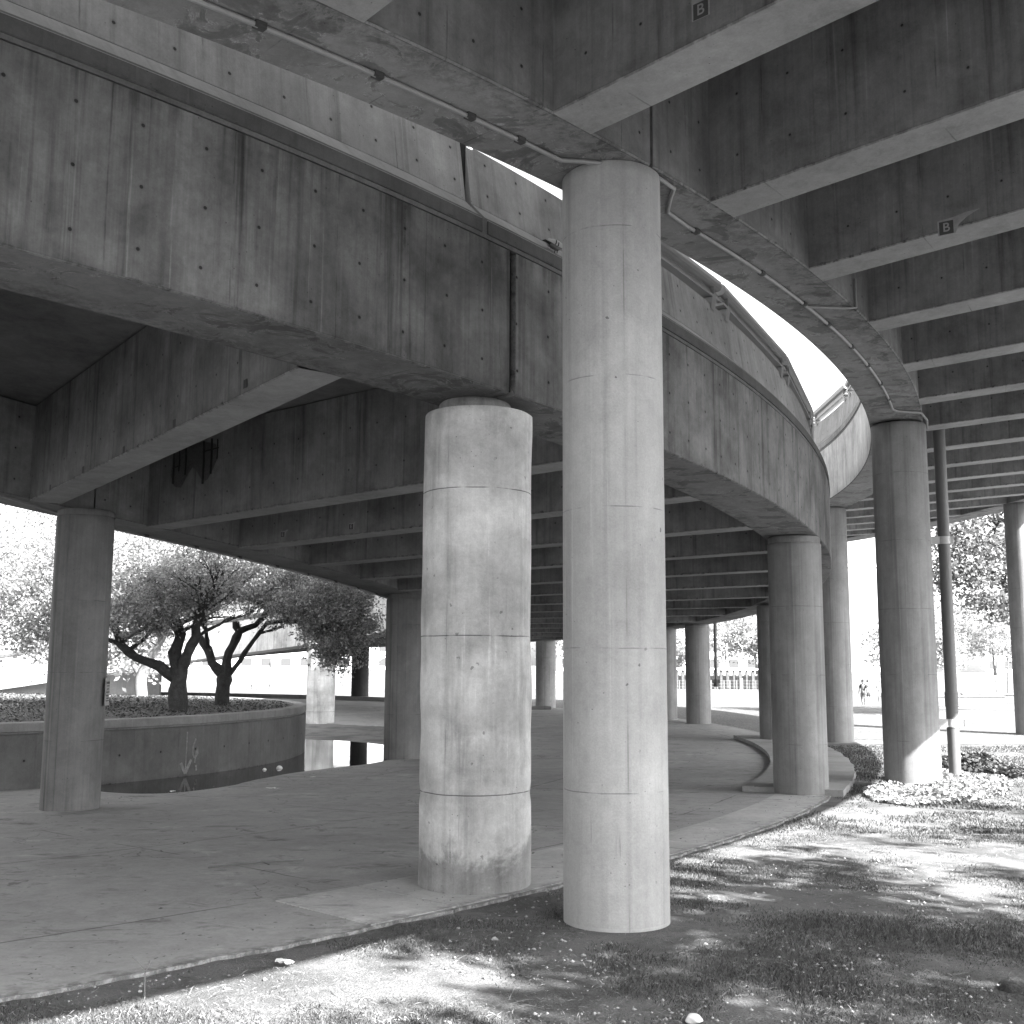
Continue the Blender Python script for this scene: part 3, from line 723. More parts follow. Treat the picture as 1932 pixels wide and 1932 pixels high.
# crossbeams
def beam(par, ti, to, Ri, Ro, zi, zo, w=0.42, name='crossbeam', mat='beam'):
    a = Vector(P(Ri, ti)); b_ = Vector(P(Ro, to)); d = (b_ - a); L = d.length; d.normalize()
    n = Vector((-d.y, d.x, 0)) * (w / 2)
    za0, zb0 = zi, zo
    mb = MB(); c = 0.012; H = 1.235
    u0 = random.uniform(0, 9)
    N = 6
    prof = [(-1, c, 0, 0.0), (-1, H, 0, 0), (1, H, 0, 0), (1, c, 0, 0)]
    def pt(f, side, dz, ins=0):
        p = a + d * (L * f) + n * side * (1 - ins)
        return (p.x, p.y, lerp(za0, zb0, f) + dz)
    fs = [i / N for i in range(N + 1)]
    for side in (-1, 1):
        mb.grid([[pt(f, side, c) for f in fs], [pt(f, side, H) for f in fs]], [[(L * f * U + u0, 0.001) for f in fs], [(L * f * U + u0, H * U) for f in fs]])
        mb.grid([[pt(f, side, c) for f in fs], [pt(f, side, 0, 0.05) for f in fs]], [[(L * f * U + u0, 0.0) for f in fs], [(L * f * U + u0, -0.01) for f in fs]])
    mb.grid([[pt(f, -1, 0, 0.05) for f in fs], [pt(f, 1, 0, 0.05) for f in fs]], [[(L * f * U + u0, -0.02) for f in fs], [(L * f * U + u0, -0.75) for f in fs]])
    return mb.build(name, M[mat], par)
# near soffit corners seen at -40.73, -35.57, -30.37 ... (about 5.25 deg apart); beams are centred 0.64 deg further on
tiA = [-40.1 + 5.25 * k for k in range(-5, 24)]
toA = {0: -43.58}
for k, ti in zip(range(-5, 24), tiA):
    to = -43.58 if k == 0 else (ti - 0.45 if k > 0 else ti - 4.6)
    if k < 0: ti -= 1.4
    if abs(k) > 40: continue
    beam(rampA, ti, to, RI + WG - 0.01, RA - WG + 0.01, zI(ti), zA(to))
tiB = [-42.8 + 4.02 * k for k in range(-7, 19)]
for ti in tiB:
    if ti > B1 - 1: continue
    beam(rampB, ti, ti, RB + 0.777 - 0.01, RO - 0.777 + 0.01, zB(ti), zO(ti))
# guard rails: steel box rails on gusset brackets along the parapets
def guard(par, Rf, s, zf, segs):
    """straight steel box rail lengths on gusset brackets along the top of a parapet"""
    for a, b_ in segs:
        def pt(f, dr, dz):
            p0, p1 = Vector(P(Rf + s * dr, a, zf(a) + dz)), Vector(P(Rf + s * dr, b_, zf(b_) + dz))
            return p0.lerp(p1, f)
        def bar(prof, name, parent, smooth=False):
            mb = MB(); n = len(prof)
            for j in range(n):
                k = (j + 1) % n
                mb.grid([[pt(0, *prof[j]), pt(1, *prof[j])], [pt(0, *prof[k]), pt(1, *prof[k])]], [[(0, 0), (1, 0)], [(0, 1), (1, 1)]])
            mb.face([pt(0, *q) for q in prof]); mb.face([pt(1, *q) for q in prof][::-1])
            return mb.build(name, M['rail'], parent, smooth)
        top = [(-.235, 2.33), (-.20, 2.35), (-.19, 2.39), (-.20, 2.44), (-.235, 2.465), (-.30, 2.465), (-.335, 2.44), (-.335, 2.35), (-.30, 2.33)]
        rl = bar(top, 'guard_rail', par)
        bar([(-.215, 2.205), (-.215, 2.235), (-.36, 2.235), (-.36, 2.205)], 'lower_rail', rl)
        bar([(-.255, 2.245), (-.255, 2.31), (-.275, 2.31), (-.275, 2.245)], 'middle_rail', rl)
        for f in (0.06, 0.94):
            tt = a + (b_ - a) * f; sag = Vector(P(Rf - s * .27, tt, zf(tt))) - pt(f, -.27, 0)
            th = Vector((-math.sin(R_(tt)), math.cos(R_(tt)), 0)) * 0.055
            q = [pt(f, -.21, 2.20), pt(f, -.34, 2.20), Vector(P(Rf - s * .262, tt, zf(tt) + 2.08)), Vector(P(Rf - s * .24, tt, zf(tt) + 2.06))]
            A = [p - th for p in q]; B = [p + th for p in q]
            mb = MB(); mb.face(A); mb.face(B[::-1])
            for i in range(4): mb.face([A[i], A[(i + 1) % 4], B[(i + 1) % 4], B[i]])
            c = pt(f, -.345, 2.32); mb.box(c, 0.02, 0.11, 0.28, R_(tt)); c = pt(f, -.28, 2.32); mb.box(c, 0.13, 0.012, 0.28, R_(tt))
            for w_ in (-.03, .03): mb.box(pt(f, -.26, 2.242) + th.normalized() * w_, .018, .018, .02, R_(tt))
            mb.build('rail_bracket', M['rail'], rl)
SEG = 6.42
guard(rampA, RA, 1, zA, [(-31.05 + SEG * k + .12, -31.05 + SEG * (k + 1) - .12) for k in range(-1, 9)])
guard(rampB, RB, -1, zB, [(-50 + SEG * k + .12, -50 + SEG * (k + 1) - .12) for k in range(0, 12)])

# spalled patch with bared reinforcement on the second crossbeam of the lower ramp
ti = tiA[6]; a_ = Vector(P(RI + WG, ti)); b_ = Vector(P(RA - WG, ti - 0.45)); d_ = (b_ - a_).normalized(); nn = Vector((d_.y, -d_.x, 0))
fo = a_ + nn * 0.214
mb = MB(); rr = random.Random(3)
cont = [(0.42, 4.62), (0.60, 4.70), (0.9, 4.78), (1.25, 4.80), (1.55, 4.72), (1.62, 4.50), (1.50, 4.30), (1.36, 4.12), (1.24, 4.10), (1.10, 4.30), (0.95, 4.38), (0.80, 4.22), (0.66, 4.04), (0.48, 4.08), (0.36, 4.30)]
cc = (0.95, 4.48)
cont = [(lerp(a, 1.0, .2), lerp(b, 4.46, .22)) for a, b in cont]
ring_ = [fo + d_ * s + Vector((0, 0, z)) for s, z in cont]
inner = [fo + d_ * lerp(s, cc[0], .18) + Vector((0, 0, lerp(z, cc[1], .18))) + nn * 0.010 for s, z in cont]
inner2 = [fo + d_ * lerp(s, cc[0], .55) + Vector((0, 0, lerp(z, cc[1], .55))) + nn * (0.006 + 0.01 * rr.random()) for s, z in cont]
for A_, B_ in ((ring_, inner), (inner, inner2)):
    for i in range(len(cont)):
        j = (i + 1) % len(cont); mb.face([A_[i], A_[j], B_[j], B_[i]])
for i in range(len(cont)):
    j = (i + 1) % len(cont); mb.face([inner2[i], inner2[j], fo + d_ * cc[0] + Vector((0, 0, cc[1])) + nn * 0.008])
sp_ = mb.build('spalled_patch', M['broken'], rampA)
mb = MB()
for s, z0, z1, r in ((0.58, 4.2, 4.66, .012), (0.70, 4.36, 4.66, .009), (0.84, 4.3, 4.70, .011), (1.22, 4.14, 4.72, .014), (1.38, 4.26, 4.74, .014), (1.50, 4.45, 4.72, .008)):
    mb.tube([fo + d_ * s + nn * 0.026 + Vector((0, 0, z0)), fo + d_ * (s + .004) + nn * 0.022 + Vector((0, 0, (z0 + z1) / 2)), fo + d_ * s + nn * 0.026 + Vector((0, 0, z1))], r, 6)
mb.tube([fo + d_ * 0.56 + nn * 0.024 + Vector((0, 0, 4.42)), fo + d_ * 0.72 + nn * 0.024 + Vector((0, 0, 4.44))], .008, 6)
mb.tube([fo + d_ * 1.20 + nn * 0.024 + Vector((0, 0, 4.58)), fo + d_ * 1.52 + nn * 0.024 + Vector((0, 0, 4.60))], .009, 6)
mb.build('bare_rebar', M['rebar'], sp_)

# stencilled marks on the crossbeams
def textmesh(body, size, bold=0.0):
    cu = bpy.data.curves.new('letter', 'FONT'); cu.body = body; cu.size = size; cu.offset = bold
    cu.align_x = 'CENTER'; cu.align_y = 'CENTER'
    to = bpy.data.objects.new('letter', cu); COL.objects.link(to)
    dg = bpy.context.evaluated_depsgraph_get()
    me = bpy.data.meshes.new_from_object(to.evaluated_get(dg))
    bpy.data.objects.remove(to)
    return me
def mark(par, ti, to, Ri, Ro, s, z, size, letter, w=0.42, patch=True, ext=1.0):
    a = Vector(P(Ri, ti)); b_ = Vector(P(Ro, to)); d = (b_ - a).normalized(); n = Vector((d.y, -d.x, 0))
    o = a + d * s + n * (w / 2)
    def q(x, zz, e): return o + d * x + Vector((0, 0, z + zz)) + n * e
    if patch:
        mb = MB()
        pts = [(-.62, -.52), (.62, -.52), (.9, .1), (1.5, .55), (2.4, .95), (1.4, .9), (.6, .72), (-.62, .62)]
        pts = [(x if x < .61 else .61 + (x - .61) * ext, y if y < .61 or ext else .95) for x, y in pts]
        mb.face([q(x * size, y * size, .002) for x, y in pts])
        p_ = mb.build('paint_patch', M['stencil'], par)
    else: p_ = par
    mb = MB(); mb.face([q(x * size, y * size, .004) for x, y in ((-.5, -.5), (.5, -.5), (.5, .5), (-.5, .5))])
    sq = mb.build('stencil_square', M['stencil_dark'], p_)
    if letter:
        me = textmesh(letter, size * 0.95, 0.012 * size)
        Mx = Matrix.Identity(4)
        for i in range(3):
            Mx[i][0] = d[i]; Mx[i][1] = (0, 0, 1)[i]; Mx[i][2] = n[i]; Mx[i][3] = q(0, 0, .006)[i]
        me.transform(Mx)
        # link() scales by U
        link('stencil_letter', me, M['stencil'], sq)
B2i, B2o = RB + 0.777, RO - 0.777
mark(rampB, tiB[7], tiB[7], B2i, B2o, 1.17, 5.665, 0.105, 'B', ext=0)
mark(rampB, tiB[9], tiB[9], B2i, B2o, 1.25, 5.585, 0.12, 'B')
mark(rampB, tiB[12], tiB[12], B2i, B2o, 2.35, 5.62, 0.12, 'B', ext=.3)
mark(rampB, tiB[14], tiB[14], B2i, B2o, 2.15, 5.65, 0.14, 'B', ext=.8)
mark(rampB, tiB[16], tiB[16], B2i, B2o, 3.0, 5.68, 0.14, 'B', ext=.2)
for s_, z_ in ((6.54, 4.06), (4.97, 3.99), (3.58, 3.945), (2.23, 3.92), (0.95, 3.87)):
    mark(rampA, tiA[5], -43.58, RI + WG, RA - WG, s_, z_, 0.075, '', patch=False)
mark(rampA, tiA[7], tiA[7] - .45, RI + WG, RA - WG, 0.9, 3.66, 0.075, 'E', ext=.5)
mark(rampA, tiA[7], tiA[7] - .45, RI + WG, RA - WG, 2.2, 3.70, 0.075, 'E', ext=.25)

# ------------------------------------------------------------------ conduits under the girders
def conduit(pts, r, label, clips, branch=None):
    root = empty('electrical_conduit', pts[0], label, 'conduit')
    mb = MB(); mb.tube(pts, r, 10); pp = mb.build('pipe', M['conduit'], root, True)
    if branch:
        mb = MB(); mb.tube(branch, r * 0.8, 8); mb.build('branch_pipe', M['conduit'], root, True)
    for c in clips:
        mb = MB(); mb.box((c[0], c[1], c[2] + r * 0.6), 0.05, 0.07, 0.055, c[3]); mb.tube([(c[0] + .02, c[1] + .03, c[2] + .03), (c[0] + .05, c[1] + .05, c[2] + .06)], .014, 6)
        mb.build('clip', M['clip'], root)
    return root
pts = [P(RB + 0.37, t, zB(t) - 0.02) for t in frange(-62, -42.1, 0.8)]
pts += [P(RB + 0.47, -41.85, zB(-41.8) - .02), P(RB + 0.70, -41.25, zB(-41) - .03), P(RB + 0.74, -40.6, zB(-40.6) - .03), P(RB + 0.71, -40.1, zB(-40) - .02), P(RB + 0.60, -39.85, zB(-40) - .02), P(RB + 0.42, -39.35, zB(-39) - .02)]
pts += [P(RB + 0.39, t, zB(t) - 0.02) for t in frange(-38.6, -22.2, 0.8)]
pts += [P(RB + 0.45, -21.9, zB(-22) - .02), P(RB + 0.77, -21.5, zB(-21) - .03), P(RB + 0.84, -20.4, zB(-20) - .03), P(RB + 0.84, -20.3, zB(-20) - .16)]
cl = [(*P(RB + 0.37, t, zB(t) - 0.02), R_(t)) for t in (-56, -53.5, -51.2, -49, -47.3, -45.6, -44.0, -43.0)] + [(*P(RB + 0.39, t, zB(t) - 0.02), R_(t)) for t in (-38.3, -35.6, -33.3, -31.6, -29.5, -27.6, -25.5, -23.6)]
conduit(pts, 0.0175, 'thin pale conduit bending round the head of the tallest column under the upper ramp', cl,
        [P(RB + 0.39, -33.1, zB(-33) - 0.024), P(RB + 0.72, -32.55, zB(-32.5) - .02), P(RB + 0.80, -32.4, zB(-32.4) - .01), P(RB + 0.80, -32.4, zB(-32.4) + .3)])
pts = [P(RI + 0.12 + 0.10 * max(0, -36 - t), t, zI(t) - 0.03) for t in frange(-44, -38.4, 0.8)] + [P(RI + 0.13, t, zI(t) - .028) for t in frange(-36, -5.6, 1.0)]
conduit(pts, 0.017, 'thin dark conduit along the inner edge of the lower ramp above the planter', [(*P(RI + 0.13, t, zI(t) - .02), R_(t)) for t in (-34, -31, -28, -25, -22, -19, -16, -13)])

# drainpipe beside the ivy column
x, y = 6.86, 17.75
root = empty('drain_pipe', (x, y, 0), 'grey drainpipe standing beside the ivy column, sunlit at its foot', 'drainpipe')
mb = MB(); mb.tube([(x, y, -0.05), (x, y, 3.0), (x, y, 6.6)], 0.092, 24); mb.build('pipe', M['downpipe'], root, True)
mb = MB(); mb.tube([(x, y, 1.14), (x, y, 1.36)], 0.101, 24); mb.build('coupling', M['downpipe'], root, True)
for zz in (0.89, 3.74):
    mb = MB(); mb.box((x - 0.16, y - 0.02, zz), 0.58, 0.05, 0.12, R_(-8)); mb.tube([(x, y, zz - .06), (x, y, zz + .06)], 0.104, 24)
    mb.box((x + 0.19, y - 0.03, zz), 0.03, 0.09, 0.11); mb.build('bracket', M['bracket'], root)
x, y = 5.98, 33.2
root = empty('drain_pipe', (x, y, 0.15), 'thin pale drainpipe on the half sunlit far column', 'drainpipe')
mb = MB(); mb.tube([(x, y, 1.35), (x, y, 3.4)], 0.05, 12); mb.build('pipe', M['downpipe'], root, True)
mb = MB(); mb.tube([(x, y, 1.15), (x, y, 1.36)], 0.075, 12); mb.box((x, y, 1.3), .2, .12, .1); mb.build('valve', M['clip'], root)
# sign plate on the shaded column
th = R_(6)
sx, sy = -5.62 + 0.375 * math.cos(th), 14.72 + 0.375 * math.sin(th)
s0 = empty('sign_plate', (sx, sy, 1.2), 'narrow pale notice plate fixed edge-on to the right side of the shaded column', 'sign')
mb = MB(); mb.box((sx + .012, sy, 1.39), 0.012, 0.26, 0.36, th + R_(3)); mb.build('plate', M['conduit'], s0)
for i, zz in enumerate((1.50, 1.46, 1.42, 1.38, 1.34, 1.30, 1.27)):
    mb = MB(); mb.box((sx + .020, sy, zz), 0.004, 0.18 - 0.03 * (i % 3), 0.012 if i else .03, th + R_(3)); mb.build('text_line', M['stencil_dark'], s0)

# ------------------------------------------------------------------ planter
def PP(R, deg, z): return (PCX + R * math.cos(R_(deg)), PCY + R * math.sin(R_(deg)), z)
def psweep(mb, prof, t0=-180, t1=180, step=1.5, Ru=PR):
    ts = frange(t0, t1, step); n = len(prof)
    for j in range(n - 1):
        mb.grid([[PP(prof[j][0], t, prof[j][1]) for t in ts], [PP(prof[j + 1][0], t, prof[j + 1][1]) for t in ts]],
                [[(R_(t) * Ru * U, prof[j][2]) for t in ts], [(R_(t) * Ru * U, prof[j + 1][2]) for t in ts]])
pl = empty('round_planter', (PCX, PCY, -0.1), 'large round raised planter with a stained concrete wall beside the standing water', 'planter')
mb = MB(); psweep(mb, [(PR, -0.4, -0.5), (PR, 0.70, 1.4), (PR - .03, 0.715, 1.42)]); mb.build('planter_wall', M['planter'], pl, True)
mb = MB(); psweep(mb, [(PR - .03, 0.715, 0), (PR - .03, 0.735, .02), (PR + .006, 0.75, .06), (PR + .006, 0.868, .25), (PR - .01, 0.88, .28), (PR - 0.27, 0.88, .8), (PR - 0.28, 0.70, 1)])
mb.build('coping', M['coping'], pl, True)
# chalk marks: an arrow pointing down and a looped figure
def strokes(mb, pts, w):
    """ribbon standing 3 mm off the wall; pts given as (wall angle deg, z)"""
    for (a0, z0), (a1, z1) in zip(pts[:-1], pts[1:]):
        L = math.hypot((a1 - a0) * R_(1) * PR, z1 - z0) or 1e-6
        nxx, nz = -(z1 - z0) / L, (a1 - a0) * R_(1) * PR / L
        da = nxx * w / 2 / (R_(1) * PR); dz = nz * w / 2
        mb.face([PP(PR + .004, a0 - da, z0 - dz), PP(PR + .004, a1 - da, z1 - dz), PP(PR + .004, a1 + da, z1 + dz), PP(PR + .004, a0 + da, z0 + dz)])
AG = -28.0
mb = MB()
strokes(mb, [(AG + .05, .62), (AG, .2), (AG - .03, -.05)], .028)
strokes(mb, [(AG - .75, .12), (AG - .05, -.06), (AG + .75, .16)], .06)
mb.build('painted_arrow', M['chalk'], pl)
mb = MB()
strokes(mb, [(AG + 1.35, .50), (AG + 1.0, .38), (AG + .95, .25), (AG + 1.25, .18), (AG + 1.7, .24), (AG + 1.65, .36), (AG + 1.45, .26), (AG + 1.3, .10)], .035)
strokes(mb, [(AG + 1.5, .06), (AG + 1.6, -.03)], .04)
mb.build('painted_squiggle', M['chalk'], pl)
# soil mound
mb = MB()
rs = frange(0, PR - 0.27, 0.35); ts = frange(-180, 180, 3)
def soil_z(r, a): return 0.83 + 0.14 * max(0, 1 - (r / (PR - .3)) ** 3) + 0.012 * math.sin(r * 5 + a * 9) + .01 * math.sin(a * 23 + r)
rows = [[PP(r, t, soil_z(r, R_(t))) for t in ts] for r in rs]
mb.grid(rows, [[(p[0], p[1]) for p in r] for r in rows]); o = mb.build('planter_soil', M['soil'], None, True); tag(o, kind='stuff', label='dark soil mound inside the round planter', cat='soil')

# ------------------------------------------------------------------ leaves, grass
def leafquads(C, size, rg, flat=0.0, asp=0.55):
    """C: (n,3) centres; size: (n,); random orientation; returns verts, faces (rhombic leaves)"""
    n = len(C)
    nrm = rg.normal(size=(n, 3)); nrm[:, 2] = np.abs(nrm[:, 2]) + flat
    nrm /= np.linalg.norm(nrm, axis=1)[:, None]
    t = np.cross(nrm, rg.normal(size=(n, 3))); t /= np.linalg.norm(t, axis=1)[:, None]
    b = np.cross(nrm, t)
    s = size[:, None]
    v = np.stack([C - t * s * .5, C + b * s * asp * .5 + nrm * s * .08, C + t * s * .5, C - b * s * asp * .5 + nrm * s * .08], 1)
    return v.reshape(-1, 3), np.arange(4 * n).reshape(n, 4)
def limb(mb, pts, r0, r1, wob=0.03, n=7, rr=random):
    """tapered, slightly knobbly tube along a smoothed polyline"""
    P0 = [Vector(p) for p in pts]; out = []
    for i in range(len(P0) - 1):
        a, b = P0[i], P0[i + 1]
        k = max(2, int((b - a).length / 0.16))
        for j in range(k): out.append(a.lerp(b, j / k) + Vector((rr.uniform(-wob, wob), rr.uniform(-wob, wob), rr.uniform(-wob, wob) * .5)) * (1 if (i or j) else 0))
    out.append(P0[-1])
    N = len(out)
    mb.tube(out, [lerp(r0, r1, i / (N - 1)) * rr.uniform(.88, 1.14) for i in range(N)], n)
    return out
def grow(mb, start, d, L, r, rg, depth, tips, spread=0.7, up=0.15):
    d = d.normalized(); pts = [start]; p = start.copy()
    for i in range(4):
        d = (d + Vector((rg.uniform(-.3, .3), rg.uniform(-.3, .3), rg.uniform(-.2, .25) + up * .2))).normalized()
        p = p + d * (L / 4); pts.append(p.copy())
    limb(mb, pts, r, r * .5, 0.01, 5, rg)
    if depth == 0: tips.append(p); tips.append(pts[2]); return
    for i in range(rg.choice((2, 3, 3))):
        q = pts[rg.choice((2, 3, 4))]
        nd = (d + Vector((rg.uniform(-spread, spread), rg.uniform(-spread, spread), rg.uniform(-spread * .5, spread * .6)))).normalized()
        grow(mb, q, nd, L * .72, r * .5, rg, depth - 1, tips, spread, up)
def crown_mesh(name, blobs, nclus, per, cs, leaf, mat, root, rg, shell=0.35, extra=None, asp=.55):
    """blobs: (cx,cy,cz,rx,ry,rz,weight); clumps of leaves spread through them"""
    W = np.array([b[6] for b in blobs]); W = W / W.sum()
    pick = rg.choice(len(blobs), nclus, p=W); B = np.array(blobs)[pick]
    d = rg.normal(size=(nclus, 3)); d /= np.linalg.norm(d, axis=1)[:, None]
    rad = (shell + (1 - shell) * rg.random(nclus)) ** .6
    Cc = B[:, :3] + d * B[:, 3:6] * rad[:, None]
    if extra is not None and len(extra): Cc = np.concatenate([Cc, np.array([tuple(e) for e in extra])])
    k = len(Cc)
    sz = cs * (0.55 + 0.9 * rg.random(k))
    L = np.repeat(Cc, per, 0) + rg.normal(size=(k * per, 3)) * np.repeat(sz, per)[:, None] * np.array([.55, .55, .38])
    v, f = leafquads(L, leaf * (0.6 + 0.8 * rg.random(len(L))), rg, 0.3, asp)
    return nparr_mesh(name, v, f, mat, root)

def V3(*a): return Vector(a)
# planter trees, gnarled and low
treegrp = 'gnarled trees in the round planter'
def planter_tree(base, limbs, blobs, label, ncl, seed, sub=3, trunk_r=.13, mat='leaf', bark='bark'):
    rr = random.Random(seed); rg = np.random.default_rng(seed)
    root = empty('gnarled_tree', base, label, 'tree', treegrp)
    mb = MB(); tips = []
    for pts, r0, r1, kids in limbs:
        o_ = limb(mb, pts, r0, r1, 0.022, 9, rr)
        for k in range(kids):
            q = o_[int(len(o_) * rr.uniform(.45, .98)) - 1]
            grow(mb, q, V3(rr.uniform(-1, 1), rr.uniform(-1, 1), rr.uniform(.1, .9)), rr.uniform(.6, 1.0), r1 * .8, rr, 2, tips)
    mb.build('trunk', M[bark], root, True)
    crown_mesh('crown', blobs, int(ncl * 2.6), 84, .25, .060, M[mat], root, rg, 0.2, tips[:70])
bx, by, bz = -6.14, 21.0, 0.93
planter_tree((bx, by, bz), [
    ([(bx + .02, by, bz - .1), (bx, by, 1.25), (bx - .02, by + .02, 1.62)], .17, .155, 0),
    ([(bx - .03, by, 1.45), (bx - .35, by - .05, 1.72), (bx - .80, by - .1, 1.86), (bx - 1.12, by, 2.1), (bx - 1.22, by, 2.42), (bx - 1.55, by + .1, 2.75)], .10, .055, 5),
    ([(bx - .02, by + .02, 1.6), (bx - .10, by, 1.95), (bx - .02, by + .1, 2.3), (bx - .25, by + .2, 2.8), (bx - .3, by, 3.2)], .13, .05, 6),
    ([(bx + .02, by, 1.6), (bx + .16, by - .05, 1.92), (bx + .30, by, 2.25), (bx + .35, by - .2, 2.7), (bx + .7, by, 3.1)], .11, .05, 5)],
    [(-7.0, 21.0, 3.45, 2.0, 1.7, 1.2, 3), (-8.6, 20.6, 2.85, 1.3, 1.3, .85, 1.6), (-5.9, 21.2, 3.6, 1.3, 1.5, .9, 1.4), (-6.9, 20.4, 2.6, 1.1, .7, .45, .7), (-8.8, 21.2, 4.2, 1.6, 1.6, .9, 1.2)],
    'dark gnarled tree whose lowest limb reaches left, left of the pair in the planter', 330, 11)
bx, by, bz = -6.0, 23.7, 0.93
planter_tree((bx, by, bz), [
    ([(bx, by, bz - .1), (bx + .01, by, 1.3), (bx + .02, by, 1.55)], .155, .15, 0),
    ([(bx, by, 1.5), (bx - .22, by, 1.75), (bx - .36, by, 2.05), (bx - .52, by, 2.3)], .12, .07, 1),
    ([(bx + .02, by, 1.5), (bx + .05, by, 1.8), (bx + .18, by, 2.15), (bx + .28, by, 2.42), (bx + .22, by, 2.62)], .11, .08, 0),
    ([(bx + .28, by, 2.42), (bx + .62, by, 2.56), (bx + .80, by, 2.72), (bx + .86, by, 2.95), (bx + .5, by, 3.12), (bx + .05, by + .1, 3.15), (bx - .45, by, 2.98)], .07, .045, 3),
    ([(bx + .86, by, 2.93), (bx + 1.2, by, 2.88), (bx + 1.35, by, 2.62), (bx + 1.75, by, 2.68), (bx + 2.15, by + .1, 2.75)], .055, .03, 5),
    ([(bx + .1, by, 1.5), (bx + .42, by, 1.95), (bx + .72, by, 2.4), (bx + .88, by, 2.6), (bx + 1.3, by, 2.66)], .055, .04, 1)],
    [(-4.3, 23.3, 3.2, 1.5, 1.4, .75, 2.2), (-3.55, 23.1, 2.55, .78, .9, .62, 1.9), (-5.6, 23.6, 3.6, 1.6, 1.5, .62, 2.0), (-3.6, 23.2, 1.98, .42, .4, .38, .45), (-4.6, 23.4, 3.95, 1.6, 1.4, .5, 1)],
    'dark gnarled tree with twisting limbs arching right over the water, right of the pair', 300, 12)
bx, by, bz = -9.3, 28.6, 0.9
planter_tree((bx, by, bz), [
    ([(bx, by, bz - .1), (bx, by, 1.4), (bx + .2, by, 1.9)], .15, .12, 0),
    ([(bx, by, 1.4), (bx - .25, by, 1.75)], .09, .06, 0),
    ([(bx + .2, by, 1.9), (bx + .5, by, 2.4), (bx + .4, by, 3.0)], .10, .05, 6)],
    [(-9.0, 28.5, 3.9, 2.4, 2.0, 1.0, 1), (-7.4, 28.0, 3.9, 1.6, 1.6, .8, .5)], 'sun dappled gnarled tree behind the pair, near the back of the planter', 200, 13, bark='bark_pale')
bx, by, bz = -15.5, 27.5, 0.9
planter_tree((bx, by, bz), [
    ([(bx, by, bz - .1), (bx, by, 1.5), (bx + .1, by, 2.0)], .17, .14, 0),
    ([(bx, by, 1.9), (bx - .5, by, 2.5), (bx - .8, by, 3.2)], .11, .05, 6), ([(bx, by, 1.9), (bx + .6, by, 2.6), (bx + .8, by, 3.3)], .11, .05, 6)],
    [(-15.2, 27.5, 4.0, 2.6, 2.2, 1.2, 1), (-12.6, 26.5, 4.3, 2.0, 1.8, 1.0, .8)], 'pale trunked tree at the far left of the planter behind the shaded column', 260, 14, bark='bark_pale')

# leaf litter and ivy on the planter soil
rg = np.random.default_rng(5)
n = 60000
r = (PR - .35) * np.sqrt(rg.random(n)); a = rg.random(n) * 2 * np.pi
x = PCX + r * np.cos(a); y = PCY + r * np.sin(a)
z = 0.84 + 0.14 * np.maximum(0, 1 - (r / (PR - .3)) ** 3) + rg.random(n) * .04
v, f = leafquads(np.stack([x, y, z], 1), .022 + .04 * rg.random(n), rg, 1.0, .7)
o = nparr_mesh('ground_cover', v, f, M['litterleaf']); tag(o, kind='stuff', label='low leafy ground cover over the planter soil', cat='ground cover')

# ivy bed round the foot of the tall right column
def inpoly(x, y, poly):
    c = np.zeros(len(x), bool); n = len(poly)
    for i in range(n):
        x0, y0 = poly[i]; x1, y1 = poly[(i + 1) % n]
        c ^= ((y0 > y) != (y1 > y)) & (x < (x1 - x0) * (y - y0) / (y1 - y0 + 1e-12) + x0)
    return c
def bed(name, poly, n, h, size, mat, label, seed):
    rg = np.random.default_rng(seed); px = [p[0] for p in poly]; py = [p[1] for p in poly]
    x = rg.uniform(min(px), max(px), n * 3); y = rg.uniform(min(py), max(py), n * 3)
    k = inpoly(x, y, poly) & (np.hypot(x - 5.98, y - 17.1) > .42); x, y = x[k][:n], y[k][:n]
    mx, my = sum(px) / len(px), sum(py) / len(py)
    e = np.clip(1.25 - np.hypot((x - mx) / (max(px) - min(px)), (y - my) / (max(py) - min(py))) * 2.0, .12, 1)
    hh = h * e * (0.7 + .3 * np.sin(x * 5 + 1) * np.sin(y * 4.3))
    z = gz(x, y) + hh * np.sqrt(rg.random(len(x)))
    v, f = leafquads(np.stack([x, y, z], 1), size * (.45 + 1.1 * rg.random(len(x)) ** 1.5), rg, .5, .8)
    o = nparr_mesh(name, v, f, mat); return tag(o, kind='stuff', label=label, cat='ground cover')
bed('ivy_bed', [(4.85, 15.35), (5.15, 14.9), (6.1, 15.3), (7.1, 16.3), (7.6, 17.5), (8.0, 19.0), (7.8, 20.2), (7.0, 19.8), (6.2, 18.6), (5.7, 17.4), (5.0, 16.4)], 13000, .20, .06, M['ivy'], 'bright sunlit ivy spreading round the foot of the tall column', 8)
bed('dark_shrub_bed', [(7.3, 19.2), (8.1, 18.4), (8.7, 19.1), (8.4, 20.4), (7.9, 21.1), (7.4, 20.6)], 4500, .34, .075, M['ivy_dark'], 'dark leafy ground plants behind the bright ivy', 9)

